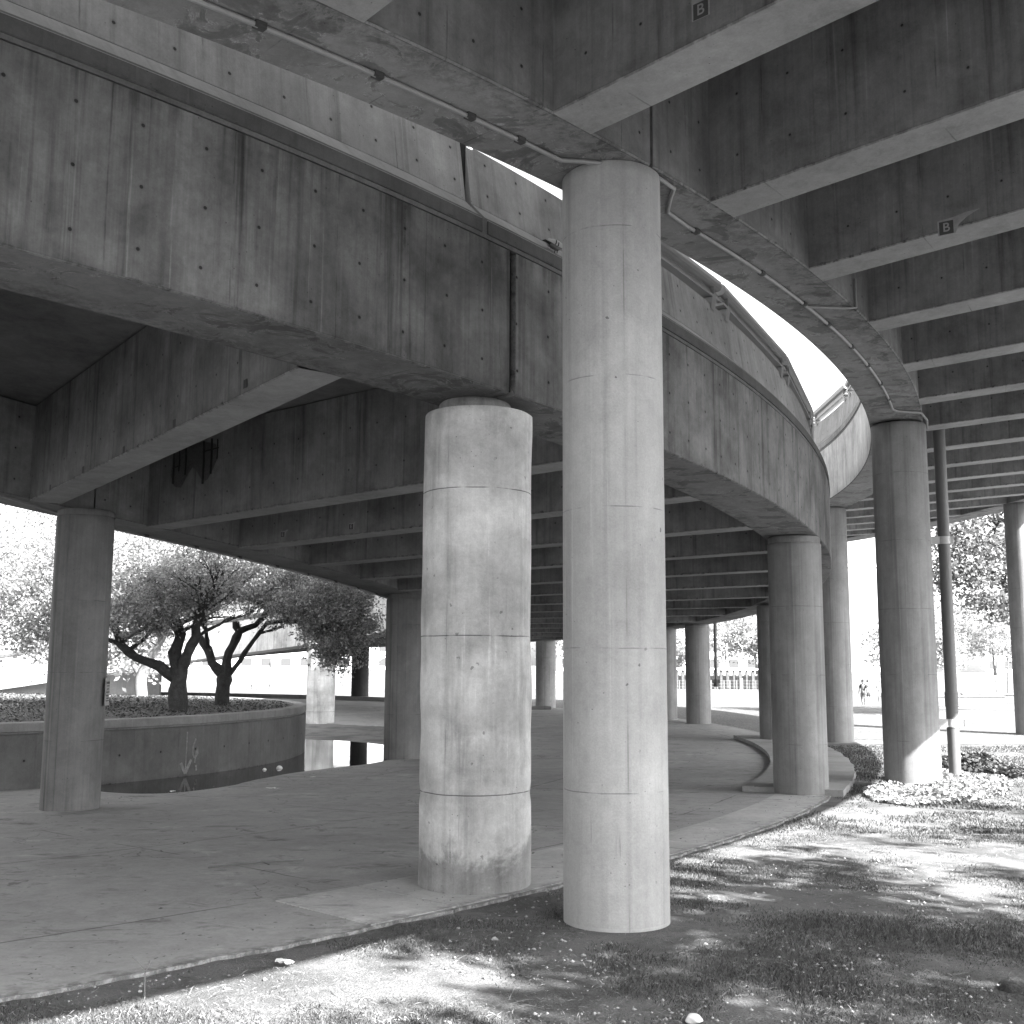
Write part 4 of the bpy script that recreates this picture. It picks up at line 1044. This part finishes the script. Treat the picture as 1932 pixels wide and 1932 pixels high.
# grass blades in patches on the dirt outside the pavement
def vnoise(x, y, s, seed):
    g = np.random.default_rng(seed).random((256, 256))
    X_, Y_ = x * s + 91, y * s + 57
    xi, yi = np.floor(X_).astype(int), np.floor(Y_).astype(int); fx, fy = X_ - xi, Y_ - yi
    fx, fy = fx * fx * (3 - 2 * fx), fy * fy * (3 - 2 * fy)
    q = lambda i, j: g[(xi + i) % 256, (yi + j) % 256]
    return (q(0, 0) * (1 - fx) + q(1, 0) * fx) * (1 - fy) + (q(0, 1) * (1 - fx) + q(1, 1) * fx) * fy
def grass(name, n, y0, y1, h, w, dens, seed, label, mat='grass'):
    rg = np.random.default_rng(seed)
    y = y0 + (y1 - y0) * rg.random(n * 4) ** 1.35; x = rg.uniform(-.56, .62, n * 4) * (y + .8)
    R = np.hypot(x - CX, y - CY)
    d = 0.6 * vnoise(x, y, .9, seed) + .4 * vnoise(x, y, 3.1, seed + 1)
    k = (R > 27.14 + .05 * rg.random(len(x))) & (d > dens + .22 * rg.random(len(x)) - .11) & (np.hypot(x - .745, y - 8.18) > .4) & (np.hypot(x - 5.98, y - 17.1) > .45)
    k &= ~((y > 25.5))
    x, y, d = x[k][:n], y[k][:n], d[k][:n]; n = len(x)
    z = gz(x, y) - 0.028
    z += 0.012 * np.sin(x * 2.1 + 0.6 * np.sin(y * 1.7)) * np.sin(y * 1.9 + 1.1) * (R[k][:n] > 27.8)
    sc = h * (.35 + 1.3 * np.clip(d - dens, 0, .4)) * (.5 + rg.random(n)) + h * .25
    a = rg.random(n) * 2 * np.pi; lean = rg.random(n) * 1.1 + .15; la = rg.random(n) * 2 * np.pi
    ww = w * (1 + .06 * np.maximum(y - 6, 0)) * (.7 + .6 * rg.random(n))
    bx_, by_ = np.cos(a) * ww / 2, np.sin(a) * ww / 2
    lx, ly = np.cos(la) * lean * sc, np.sin(la) * lean * sc
    p = lambda f, s_, zz: np.stack([x + lx * f + bx_ * s_, y + ly * f + by_ * s_, z + zz], 1)
    v = np.stack([p(0, -1, 0), p(0, 1, 0), p(.45, .7, sc * .6), p(.45, -.7, sc * .6), p(1, .05, sc * .95), p(1, -.05, sc * .95)], 1).reshape(-1, 3)
    i = np.arange(n)[:, None] * 6
    f = np.concatenate([i + [0, 1, 2, 3], i + [3, 2, 4, 5]])
    o = nparr_mesh(name, v, f, M[mat]); return tag(o, kind='stuff', label=label, cat='grass')
grass('grass', 130000, 4.8, 13.0, .036, .0050, .49, 31, 'short patchy grass on the dirt in the foreground')
grass('far_grass', 60000, 12.5, 25.8, .045, .010, .36, 33, 'short grass beyond the pavement bend on the right')
# dry clippings lying flat
rg = np.random.default_rng(77); n = 26000
y = 4.9 + 9 * rg.random(n) ** 1.5; x = rg.uniform(-.55, .6, n) * (y + .5)
k = np.hypot(x - CX, y - CY) > 27.12; x, y = x[k], y[k]
v, f = leafquads(np.stack([x, y, gz(x, y) - .012 + .008 * rg.random(len(x))], 1), .015 + .05 * rg.random(len(x)) ** 2, rg, 3.0, .09)
o = nparr_mesh('dry_grass_litter', v, f, plain('dry_straw', .26, .9)); tag(o, kind='stuff', label='dry straw and clippings lying on the dirt', cat='straw')
n = 420
y = 5.0 + 7 * rg.random(n) ** 1.6; x = rg.uniform(-.5, .5, n) * (y + .5)
k = np.hypot(x - CX, y - CY) > 27.13; x, y = x[k], y[k]
v, f = leafquads(np.stack([x, y, gz(x, y) - .004], 1), .06 + .16 * rg.random(len(x)), rg, 9.0, .035)
o = nparr_mesh('twig_litter', v, f, M['twig']); tag(o, kind='stuff', label='thin dead twigs strewn over the dirt', cat='twigs')
# gravel crumbs
n = 5200
y = 5.0 + 8 * rg.random(n) ** 1.6; x = rg.uniform(-.5, .5, n) * (y + .5)
k = (np.hypot(x - CX, y - CY) > 27.13) & (vnoise(x, y, 1.1, 5) > .42); x, y = x[k], y[k]; n = len(x)
oc = np.array([(1, 0, 0), (0, 1, 0), (-1, 0, 0), (0, -1, 0), (0, 0, .7), (0, 0, -.7)], float); of = np.array([(0, 1, 4), (1, 2, 4), (2, 3, 4), (3, 0, 4), (1, 0, 5), (2, 1, 5), (3, 2, 5), (0, 3, 5)])
sz = (.004 + .011 * rg.random(n) ** 3)[:, None, None]
v = oc[None] * sz * (.7 + .6 * rg.random((n, 6, 1))) + np.stack([x, y, gz(x, y) - .018], 1)[:, None, :]
f = (of[None] + (np.arange(n) * 6)[:, None, None]).reshape(-1, 3)
o = nparr_mesh('gravel', v.reshape(-1, 3), f, M['stone']); tag(o, kind='stuff', label='small gravel crumbs strewn over the dirt', cat='gravel')
# leaf crumbs on the pavement and by the water edge
n = 1500
t = rg.uniform(-60, -20, n); r = np.where(rg.random(n) < .5, 26.9 - 1.4 * rg.random(n) ** 2, rg.uniform(18.5, 26.9, n))
r[:330] = 18.45 + .35 * rg.random(330); t[:330] = rg.uniform(-36, -8, 330)
x = CX + r * np.cos(np.radians(t)); y = CY + r * np.sin(np.radians(t))
v, f = leafquads(np.stack([x, y, gz(x, y) + .008], 1), .008 + .035 * rg.random(n) ** 2, rg, 5.0, .5)
o = nparr_mesh('leaf_litter', v, f, M['litterleaf']); tag(o, kind='stuff', label='dark crumbs of dead leaves scattered on the pavement', cat='leaf litter')

# ------------------------------------------------------------------ trees round the place
def big_tree(base, h, crown, label, ncl, seed, leaf=.1, cs=.5, per=60, mat='leaf_far', bark='bark_pale', tr=.22, name='leafy_tree', group=None, asp=.6):
    rr = random.Random(seed); rg = np.random.default_rng(seed)
    root = empty(name, base, label, 'tree', group)
    B = V3(*base); mb = MB(); tips = []
    top = B + V3(rr.uniform(-.2, .2), rr.uniform(-.2, .2), h)
    limb(mb, [B - V3(0, 0, .2), B.lerp(top, .35) + V3(.05, .03, 0), top], tr, tr * .5, .02, 9, rr)
    for b in crown:
        c = V3(*b[:3]); q = B.lerp(top, rr.uniform(.6, 1))
        limb(mb, [q, q.lerp(c, .5) + V3(0, 0, .15), c], tr * .45, tr * .15, .03, 6, rr)
        for k in range(3): grow(mb, q.lerp(c, rr.uniform(.5, 1)), V3(rr.uniform(-1, 1), rr.uniform(-1, 1), rr.uniform(-.3, 1)), (b[3] + b[4]) * .4, tr * .2, rr, 1, tips)
    mb.build('trunk', M[bark], root, True)
    crown_mesh('crown', crown, ncl, per, cs, leaf, M[mat], root, rg, .15, tips, asp)
    return root
far = 'pale trees in the background'
big_tree((19.8, 38.5, .1), 4.0, [(15.3, 36.6, 6.0, 1.9, 1.5, 1.3, 1.3), (14.7, 36.3, 4.7, 1.5, 1.2, .8, .8), (15.9, 36.5, 3.75, 1.3, 1.1, .5, .5), (18.5, 37.5, 6.0, 2.4, 2.0, 1.6, 1.0)],
         'leafy tree with drooping branches hanging beside the right edge of the picture', 210, 41, leaf=.13, cs=.42, per=42, mat='leaf_right', bark='bark', asp=.8)
big_tree((23.5, 54, .3), 2.0, [(23.5, 54, 3.6, 1.6, 1.5, 1.2, 1)], 'small young tree with a thin pale trunk behind the railing on the right', 70, 42, leaf=.12, cs=.35, per=30, tr=.05, group=far)
for i, (x, y, s, lab) in enumerate([(-13.5, 37.5, .85, 'pale tree between the planter and the descending ramp, nearest the gnarled pair'), (-21.5, 40.5, .95, 'pale leafy tree in front of the sloping wall left of the planter'), (-27, 44, 1.0, 'large pale tree beyond the planter, at the left edge of the picture'), (-19, 52, 1.1, 'pale tree beyond the planter, right of the large left one'),
                                    (-33, 58, 1.2, 'pale tree farthest behind at the left'),
                                    (26, 120, 1.6, 'pale round tree across the river, just right of the tall far column'), (42, 118, 1.5, 'low round pale tree across the river behind the drainpipe'), (52, 122, 1.7, 'low round pale tree across the river at the right edge'),
                                    (9, 122, 1.7, 'pale tree across the river seen past the half sunlit column'), (16, 126, 1.3, 'bushy pale tree across the river next to the timber piles')]):
    hh = 2.4 * s; r_ = 2.7 * s; z0 = gz1(x, y) if y < 73 else .9
    big_tree((x, y, z0), hh * (1 if y < 73 else .6), [(x, y, z0 + hh + r_ * (.6 if y < 73 else .3), r_, r_, r_ * .75, 2), (x + r_ * .7, y - .5, z0 + hh + (.1 if y < 73 else -.8), r_ * .6, r_ * .6, r_ * .5, 1), (x - r_ * .7, y, z0 + hh + (.2 if y < 73 else -.7), r_ * .6, r_ * .6, r_ * .5, 1)], lab, 150, 50 + i, leaf=.2 if y < 73 else .35, cs=.7 * s, per=34, tr=.2, group=far)
# street trees beside the camera: they dapple the grass
sh = 'street trees that dapple the foreground grass'
for i, (bx_, by_, cr, lab) in enumerate([
    (10.6, .4, [(10.8, -.9, 8.0, 3.2, 2.2, 1.5, 1.6), (11.0, 1.9, 8.0, 2.8, 2.3, 1.3, 1.5), (8.7, 1.6, 7.5, 1.8, 1.5, 1.2, 1.0), (8.3, -.9, 7.6, 1.4, 1.2, 1.0, .5), (7.3, 1.8, 7.6, .85, .8, .7, .75)], 'tree outside the picture to the right that throws leafy shade on the near grass'),
    (15.6, 3.6, [(14.6, 2.2, 8.2, 2.5, 2.0, 1.4, 1.3), (13.9, 5.2, 8.4, 2.2, 1.3, 1.2, .5), (17.4, 5.6, 8.4, 2.6, 2.0, 1.4, .9), (17.0, .8, 8.0, 2.2, 2.0, 1.4, .8)], 'tree outside the picture to the right that throws leafy shade on the grass bend')]):
    big_tree((bx_, by_, 0), 4.2, cr, lab, 200 - 65 * i, 61 + i, leaf=.17, cs=.40, per=56, mat='leaf_shade', bark='bark', group=sh)
for i, (x, y) in enumerate([(2.5, -14.5), (8.5, -12.5), (14.5, -9.5), (19.5, -5.0), (23.5, .5), (27, 6.5), (-4, -15.5)]):  # unseen dark row, added to keep low sky and bounce off the fascia
    nm = ['almost straight behind the camera, left of the middle', 'behind the camera, right of the middle', 'behind and right of the camera', 'well right of and behind the camera', 'right of the camera past the near dapple tree', 'farthest along the row on the right', 'at the left end of the row behind the camera'][i]
    big_tree((x, y, 0), 2.6, [(x, y, 3.6, 3.2, 3.2, 2.3, 2), (x + 1.5, y - .8, 2.6, 2.6, 2.4, 1.8, 1), (x - 1.3, y + .6, 2.5, 2.4, 2.4, 1.8, 1)], 'added unseen dark tree blocking low sky, ' + nm, 150, 70 + i, leaf=.30, cs=.7, per=40, mat='ivy_dark', bark='bark', group='added row of unseen trees blocking low sky')

# ------------------------------------------------------------------ litter and stones
def blob(name, c, r, mat, label, cat, seed, sq=(1, 1, .55), group=None):
    rr = random.Random(seed); bm = bmesh.new(); bmesh.ops.create_icosphere(bm, subdivisions=3, radius=1)
    k = [rr.uniform(2, 5) for _ in range(3)]
    for v_ in bm.verts:
        q = v_.co; s_ = 1 + .16 * math.sin(q.x * k[0] + 1) * math.sin(q.y * k[1]) + .10 * math.sin(q.z * k[2] + q.x * 3)
        v_.co = V3(q.x * sq[0], q.y * sq[1], q.z * sq[2]) * r * s_ + V3(*c)
    me = bpy.data.meshes.new(name); bm.to_mesh(me); bm.free()
    o = link(name, me, mat, None, True, origin=c); return tag(o, label, cat, group)
blob('stone', (0.92, 5.9, gz1(.9, 5.9) + .0), .042, M['white'], 'small white stone at the bottom edge of the picture, on bare dirt', 'stone', 1)
blob('stone', (2.82, 6.55, gz1(2.8, 6.5) - .05), .13, M['rock'], 'round dark half-buried rock at the lower right of the grass', 'stone', 2)
for i, (x, y, s_) in enumerate([(-.1, 7.6, .022), (.15, 7.35, .014), (.45, 7.2, .016), (1.25, 7.5, .014), (-.35, 7.9, .013), (.95, 7.1, .011), (.6, 5.75, .012), (1.7, 7.0, .013), (-.2, 7.1, .012), (.35, 7.55, .014)]):
    blob('stone', (x, y, gz1(x, y) - .018), s_, M['stone'], 'grey pebble lying in the dirt round the foot of the tallest column', 'stone', 10 + i, group='pebbles in the dirt')
def scrap(name, c, w, l, rot, label, seed, mat='paper'):
    rr = random.Random(seed); mb = MB(); N = 6
    rows = []
    for i in range(N + 1):
        rows.append([(c[0] + math.cos(rot) * (i / N - .5) * l - math.sin(rot) * (j / 3 - .5) * w * (1 - .5 * abs(i / N - .5)), c[1] + math.sin(rot) * (i / N - .5) * l + math.cos(rot) * (j / 3 - .5) * w, c[2] + .012 + rr.uniform(0, .018)) for j in range(4)])
    mb.grid(rows, [[(p[0], p[1]) for p in r] for r in rows])
    mb.grid([[(p[0], p[1], p[2] - .003) for p in r] for r in rows], [[(p[0], p[1]) for p in r] for r in rows])
    return tag(mb.build(name, M[mat], None, False, origin=c), label, 'litter')
scrap('paper_scrap', (-1.33, 6.93, gz1(-1.3, 6.9) - .01), .05, .11, R_(-25), 'crumpled white paper scrap on the grass beside the pavement edge', 1)
scrap('paper_scrap', (-3.55, 17.2, -.105), .10, .20, R_(-15), 'white wrapper lying at the water edge below the planter', 2)
scrap('paper_scrap', (-3.25, 18.9, -.105), .06, .08, 0.3, 'small white scrap floating near the planter wall', 3)
scrap('paper_scrap', (-4.9, 16.7, -.10), .05, .08, 0.9, 'tiny pale scrap at the water edge near the shaded column', 4)
blob('litter_ball', (-4.15, 20.6, -.10), .055, M['paper'], 'white foam ball floating in the water by the planter', 'litter', 31, (1, 1, .8))
blob('litter_ball', (-4.35, 20.3, -.10), .035, M['paper'], 'smaller white foam ball floating beside the bigger one', 'litter', 32, (1, 1, .8))
mb = MB(); mb.tube([(-2.6, 10.0, .015), (-2.2, 10.25, .022), (-1.85, 10.4, .015)], .008, 5); mb.tube([(-2.2, 10.25, .022), (-2.1, 10.12, .02)], .005, 5)
o = mb.build('twig', M['twig'], None, False, origin=(-2.6, 10.0, .01)); tag(o, 'thin dead twig lying on the open pavement', 'twig')
mb = MB(); mb.tube([(-1.95, 6.3, -.03), (-1.96, 6.32, .10), (-1.93, 6.3, .17)], .004, 5); mb.tube([(-1.96, 6.32, .12), (-2.03, 6.3, .20)], .003, 5)
o = mb.build('plant_stalk', M['twig'], None, False, origin=(-1.95, 6.3, -.03)); tag(o, 'dry upright stalk rising from the sunlit grass at the lower left', 'plant stalk')
mb = MB(); mb.box((-8.6, 17.9, .93), .62, .12, .10, R_(4)); o = mb.build('timber_block', M['pile'], None, False, origin=(-8.6, 17.9, .88)); tag(o, 'short dark timber lying on the planter soil at the left', 'timber')
# pigeon
px, py, pz = P(RA - .03, -39.35, zA(-39.35) + 1.43)
pg = empty('pigeon', (px, py, pz), 'grey pigeon with barred wings perched on the ledge, half hidden by the tallest column', 'bird')
dv = Vector((-math.sin(R_(-39.15)), math.cos(R_(-39.15)), -.18)).normalized()
sv = Vector((math.cos(R_(-39.15)), math.sin(R_(-39.15)), 0)); uv_ = dv.cross(sv) * -1
if uv_.z < 0: uv_ = -uv_
def bpt(l, s, u_): return Vector((px, py, pz)) + dv * l + sv * s + uv_ * u_
def loft(secs, mat, name, par, n=14):
    mb = MB(); rows = []
    for l, w, h_, zc, sc_ in secs: rows.append([bpt(l, sc_ + w * math.cos(2 * math.pi * k / n), zc + h_ * math.sin(2 * math.pi * k / n)) for k in range(n + 1)])
    mb.grid(rows, [[(0, 0)] * (n + 1)] * len(rows)); return mb.build(name, mat, par, True)
bd = loft([(-.10, .002, .002, .045, 0), (-.07, .028, .022, .045, 0), (-.02, .038, .036, .052, 0), (.03, .038, .040, .062, 0), (.065, .026, .030, .082, 0), (.085, .018, .020, .100, 0), (.10, .019, .020, .114, 0), (.115, .013, .013, .114, 0), (.13, .003, .003, .110, 0)], M['pigeon'], 'body', pg)
loft([(-.17, .020, .004, .030, 0), (-.12, .018, .006, .038, 0), (-.06, .016, .012, .046, 0)], M['pigeon_dark'], 'tail', pg)
for s_ in (-1, 1):
    w_ = loft([(-.14, .003, .008, .048, s_ * .022), (-.08, .006, .022, .056, s_ * .034), (-.02, .007, .028, .062, s_ * .040), (.035, .006, .022, .068, s_ * .038), (.055, .002, .006, .07, s_ * .032)], M['pigeon_pale'], 'wing', pg)
    for l in (-.055, -.02):
        loft([(l - .008, .009, .022, .056, s_ * .038), (l + .004, .009, .024, .058, s_ * .040)], M['pigeon_dark'], 'wing_bar', w_)
    mb = MB(); mb.tube([bpt(.01, s_ * .014, .02), bpt(.01, s_ * .014, -.012)], .004, 5); mb.build('leg', M['pigeon_dark'], pg)

# ------------------------------------------------------------------ far side: railing, benches, walls, people, buildings
fence = empty('railing', (0, 68, .3), 'dark iron railing with posts running along the quay in the distance', 'railing')
for i, x in enumerate(np.arange(-50, 62, 2.55)):
    zg = gz1(x, 68.0)
    mb = MB(); mb.box((x, 68, zg + .34), .13, .13, .70); mb.box((x, 68, zg + .70), .17, .17, .05); mb.build('post', M['kerb'], fence)
for zz in (.22, .40, .58):
    mb = MB(); mb.tube([(x, 68, gz1(x, 68.0) + zz) for x in np.arange(-50, 62, 2.55)], .014, 6); mb.build('rail', M['rail_far'], fence)
def bench(x, y, rot, lab, L=1.5):
    z = gz1(x, y); b_ = empty('park_bench', (x, y, z), lab, 'bench')
    c, s_ = math.cos(rot), math.sin(rot)
    mb = MB(); mb.box((x, y, z + .26), L, .26, .03, rot); mb.build('seat', M['rail_far'], b_)
    mb = MB(); mb.box((x - s_ * .15, y + c * .15, z + .46), L * .35, .02, .24, rot); mb.build('backrest', M['rail_far'], b_)
    for q in (-.35, .35):
        mb = MB(); mb.box((x + c * q * L, y + s_ * q * L, z + .12), .05, .22, .24, rot); mb.build('leg', M['rail_far'], b_)
bench(-14.6, 66.2, 0, 'dark bench by the quay railing, seen above the planter')
for (x, h_, lab) in ((-14.2, 1.3, 'slim pole behind the bench by the quay railing'), (-9.9, 1.0, 'short bollard lamp near the quay railing left of the water column')):
    z = gz1(x, 67); lp = empty('lamp_post', (x, 67, z), lab, 'lamp post')
    mb = MB(); mb.tube([(x, 67, z), (x, 67, z + h_)], .045, 10); mb.build('pole', M['rail_far'], lp, True)
    mb = MB(); mb.tube([(x, 67, z + h_), (x, 67, z + h_ + .22)], .08, 10); mb.build('lamp_head', M['clip'], lp, True)
    mb = MB(); mb.tube([(x, 67, z), (x, 67, z + .1)], [.14, .06], 10); mb.build('base', M['rail_far'], lp, True)
# pale post with an arm behind the black column
x, y = -7.4, 58.5; z = gz1(x, y)
lp = empty('braced_post', (x, y, z), 'pale post with a braced arm just right of the almost black distant column', 'post')
mb = MB(); mb.tube([(x, y, z), (x, y, z + 2.4)], .07, 10); mb.build('post', M['conduit'], lp, True)
mb = MB(); mb.tube([(x - .9, y, z + 1.95), (x + 2.2, y, z + 1.95)], .05, 8); mb.build('arm', M['conduit'], lp, True)
mb = MB(); mb.tube([(x, y, z + 1.1), (x + .35, y, z + 1.55), (x + .8, y, z + 1.8), (x + 1.5, y, z + 1.93)], .05, 8); mb.build('brace', M['conduit'], lp, True)
# seat walls
for (x0, y0, x1, y1, h_, t_, lab) in ((16.4, 44.6, 19.2, 44.6, .36, .6, 'low concrete seat wall, left one of two across the right walkway'), (19.4, 49, 25.5, 47.5, .34, .6, 'low concrete seat wall behind and right of the nearer one')):
    L = math.hypot(x1 - x0, y1 - y0); rot = math.atan2(y1 - y0, x1 - x0); cxm, cym = (x0 + x1) / 2, (y0 + y1) / 2; z = gz1(cxm, cym)
    mb = MB(); mb.box((cxm, cym, z + h_ / 2), L, t_, h_, rot); mb.box((cxm, cym, z + h_ + .02), L + .06, t_ + .06, .05, rot)
    o = mb.build('seat_wall', M['oldwall'], None, False, origin=(cxm, cym, z)); tag(o, lab, 'wall')
mb = MB(); z = gz1(1, 40.6); mb.box((0.95, 41.2, z + .05), 1.0, .5, .14, R_(-4)); o = mb.build('column_kerb_block', M['oldwall'], None, False, origin=(.95, 41.2, z)); tag(o, 'low pale concrete block at the foot of the pale distant column', 'kerb block')
# wall at the foot of the descending ramp
for (x0, y0, x1, y1, za, zb, lab) in ((-22.5, 44.8, -14.0, 45.3, 1.75, 1.35, 'stained concrete wall under the descending ramp behind the planter'), (-34, 44, -23.5, 44.6, 1.0, 1.6, 'sloping pale stair wall at the far left behind the planter')):
    mb = MB(); d = Vector((x1 - x0, y1 - y0, 0)); nq = Vector((-d.y, d.x, 0)).normalized() * .3
    q = [Vector((x0, y0, -.1)), Vector((x1, y1, -.1)), Vector((x1, y1, zb)), Vector((x0, y0, za))]
    A_ = [p for p in q]; B_ = [p + nq for p in q]
    mb.face(A_, [(0, -.1), (d.length * U, -.1), (d.length * U, zb * U), (0, za * U)]); mb.face(B_[::-1])
    for i in range(4): mb.face([A_[i], B_[i], B_[(i + 1) % 4], A_[(i + 1) % 4]])
    o = mb.build('concrete_wall', M['oldwall'], None, False, origin=(x0, y0, -.1)); tag(o, lab, 'wall')
# timber piles on the far bank
pw = empty('timber_pile_wall', (25, 110.6, -1), 'row of old dark vertical timber piles along the far bank', 'pile wall')
rr = random.Random(4)
mb = MB()
for x in np.arange(8, 27.2, .62):
    w_ = rr.uniform(.16, .34); mb.box((x, 110.5, .42 + rr.uniform(-.05, .1)), w_, .25, 1.9 + rr.uniform(-.1, .1))
mb.build('piles', M['pile'], pw)
mb = MB(); mb.box((17.6, 110.3, 1.45), 19.4, .2, .16); mb.build('top_beam', M['facade'], pw)
# people strolling on the plaza
def person(x, y, h, rot, label, shirt, shorts, hair, hat=False, arm=0.0):
    z = gz1(x, y); root = empty('person', (x, y, z), label, 'person')
    k = h / 1.75
    c, s_ = math.cos(rot), math.sin(rot)
    def W(a, f, u_): return (x + (a * c - f * s_) * k, y + (a * s_ + f * c) * k, z + u_ * k)
    J = {'pel': (0, 0, .95), 'wai': (0, 0, 1.08), 'che': (0, .01, 1.30), 'nec': (0, 0, 1.48), 'hd1': (0, .02, 1.58), 'hd2': (0, .02, 1.70),
         'sl': (-.17, 0, 1.42), 'sr': (.17, 0, 1.42), 'el': (-.24, .02, 1.14), 'er': (.24, -.02 + arm * .2, 1.14 + arm * .2), 'wl': (-.25, .10, .90), 'wr': (.27, .05 + arm * .1, .90 + arm * .75),
         'hl': (-.25, .13, .82), 'hr': (.27, .05 + arm * .1, .82 + arm * .95),
         'pl': (-.09, 0, .92), 'pr': (.09, 0, .92), 'kl': (-.11, .12, .50), 'kr': (.11, -.02, .50), 'al': (-.11, .16, .08), 'ar': (.11, -.26, .12), 'tl': (-.12, .30, .03), 'tr': (.12, -.14, .04)}
    Rr = {'pel': .14, 'wai': .125, 'che': .15, 'nec': .055, 'hd1': .085, 'hd2': .085, 'sl': .065, 'sr': .065, 'el': .042, 'er': .042, 'wl': .03, 'wr': .03, 'hl': .038, 'hr': .038, 'pl': .09, 'pr': .09, 'kl': .06, 'kr': .06, 'al': .04, 'ar': .04, 'tl': .035, 'tr': .035}
    E = [('pel', 'wai'), ('wai', 'che'), ('che', 'nec'), ('nec', 'hd1'), ('hd1', 'hd2'), ('che', 'sl'), ('che', 'sr'), ('sl', 'el'), ('el', 'wl'), ('wl', 'hl'), ('sr', 'er'), ('er', 'wr'), ('wr', 'hr'), ('pel', 'pl'), ('pel', 'pr'), ('pl', 'kl'), ('kl', 'al'), ('al', 'tl'), ('pr', 'kr'), ('kr', 'ar'), ('ar', 'tr')]
    def skin(names, edges, name, mat, grow_=0.0, ends=None):
        me = bpy.data.meshes.new(name)
        co = [Vector(W(*[q / 1.75 * 1.0 for q in J[n_]])) if False else Vector(W(*J[n_])) for n_ in names]
        if ends:
            for n_, (a_, b_, f_) in ends.items():
                co[names.index(n_)] = Vector(W(*J[a_])).lerp(Vector(W(*J[b_])), f_)
        me.from_pydata([tuple(q * U) for q in co], [(names.index(a_), names.index(b_)) for a_, b_ in edges], [])
        me.transform(Matrix.Translation(-wloc(root)))
        o = bpy.data.objects.new(name, me); COL.objects.link(o)
        md = o.modifiers.new('skin', 'SKIN'); sv_ = me.skin_vertices[0].data
        for i, n_ in enumerate(names):
            r_ = (Rr[n_] + grow_) * k * U; sv_[i].radius = (r_, r_ * (.75 if n_ in ('pel', 'wai', 'che') else 1))
        sv_[0].use_root = True
        ms = o.modifiers.new('sub', 'SUBSURF'); ms.levels = 1; ms.render_levels = 1
        dg = bpy.context.evaluated_depsgraph_get(); m2 = bpy.data.meshes.new_from_object(o.evaluated_get(dg)); bpy.data.objects.remove(o)
        m2.materials.clear(); m2.materials.append(mat)
        for p_ in m2.polygons: p_.use_smooth = True
        oo = bpy.data.objects.new(name, m2); oo.parent = root; COL.objects.link(oo)
        return oo
    skin(list(J), E, 'body', M['skin'])
    skin(['wai', 'pel', 'che', 'nec', 'sl', 'sr', 'el', 'er'], [('wai', 'pel'), ('wai', 'che'), ('che', 'nec'), ('che', 'sl'), ('che', 'sr'), ('sl', 'el'), ('sr', 'er')], 'shirt', shirt, .018, {'el': ('sl', 'el', .7), 'er': ('sr', 'er', .7), 'nec': ('che', 'nec', .6)})
    skin(['pel', 'wai', 'pl', 'pr', 'kl', 'kr'], [('pel', 'wai'), ('pel', 'pl'), ('pel', 'pr'), ('pl', 'kl'), ('pr', 'kr')], 'shorts', shorts, .02, {'wai': ('pel', 'wai', .4), 'kl': ('pl', 'kl', .8), 'kr': ('pr', 'kr', .8)})
    q = W(0, .0, 1.71); mb = MB()
    rows = [[(q[0] + rr_ * math.cos(2 * math.pi * i / 14) * k, q[1] + rr_ * math.sin(2 * math.pi * i / 14) * k, q[2] + zz * k) for i in range(15)] for rr_, zz in ((.10 if not hat else .19, -.06 if not hat else .0), (.105, .0), (.09, .06), (.04, .10), (.001, .11))]
    mb.grid(rows, [[(0, 0)] * 15] * 5); mb.build('hat' if hat else 'hair', M['white_cloth'] if hat else hair, root, True)
# heights in modules
person(13.35, 43.2, 1.0, R_(150), 'person in a dark shirt and grey shorts walking on the bright plaza', M['dark_cloth'], M['grey_cloth'], M['hair'])
person(13.95, 44.5, .97, R_(-120), 'person in a pale shirt with one raised arm beside the dark-shirted one', M['white_cloth'], M['dark_cloth'], M['hair'], arm=1.0)
person(14.55, 44.9, 1.0, R_(170), 'person in white with a wide white hat, rightmost of the three walkers', M['white_cloth'], M['white_cloth'], M['hair'], hat=True)

# buildings across the river
def building(x, y, w, d, h, nx_, nz_, label, lines=True, win=.5, z0=.9):
    b_ = empty('office_building', (x, y, z0), label, 'building')
    mb = MB(); mb.box((x, y, z0 + h / 2), w, d, h); mb.build('facade', M['facade'], b_)
    mb = MB(); mb.box((x, y, z0 + h + .3), w + .5, d + .5, .6); mb.build('roof', M['facade'], b_)
    for i in range(nx_):
        for j in range(nz_):
            cx_ = x - w / 2 + (i + .5) * w / nx_; cz = z0 + (j + .5) * h / nz_
            mb = MB(); mb.box((cx_, y - d / 2 - .02, cz), w / nx_ * win, .12, h / nz_ * win); mb.build('window', M['glass'] if lines else M['facade_line'], b_)
building(63, 205, 22, 20, 18, 5, 1, 'tall blank pale building seen between the two tall right columns', False, .9, z0=.9)
bpy.data.objects.remove([o for o in bpy.data.objects if o.name.startswith('window')][0]) if False else None
building(88, 190, 22, 12, 7.5, 9, 3, 'low pale building with rows of windows behind the drainpipe')
building(24, 180, 34, 14, 5, 12, 2, 'long low pale building across the river above the timber piles')
building(-40, 200, 40, 14, 10, 12, 4, 'pale building far behind the planter trees')
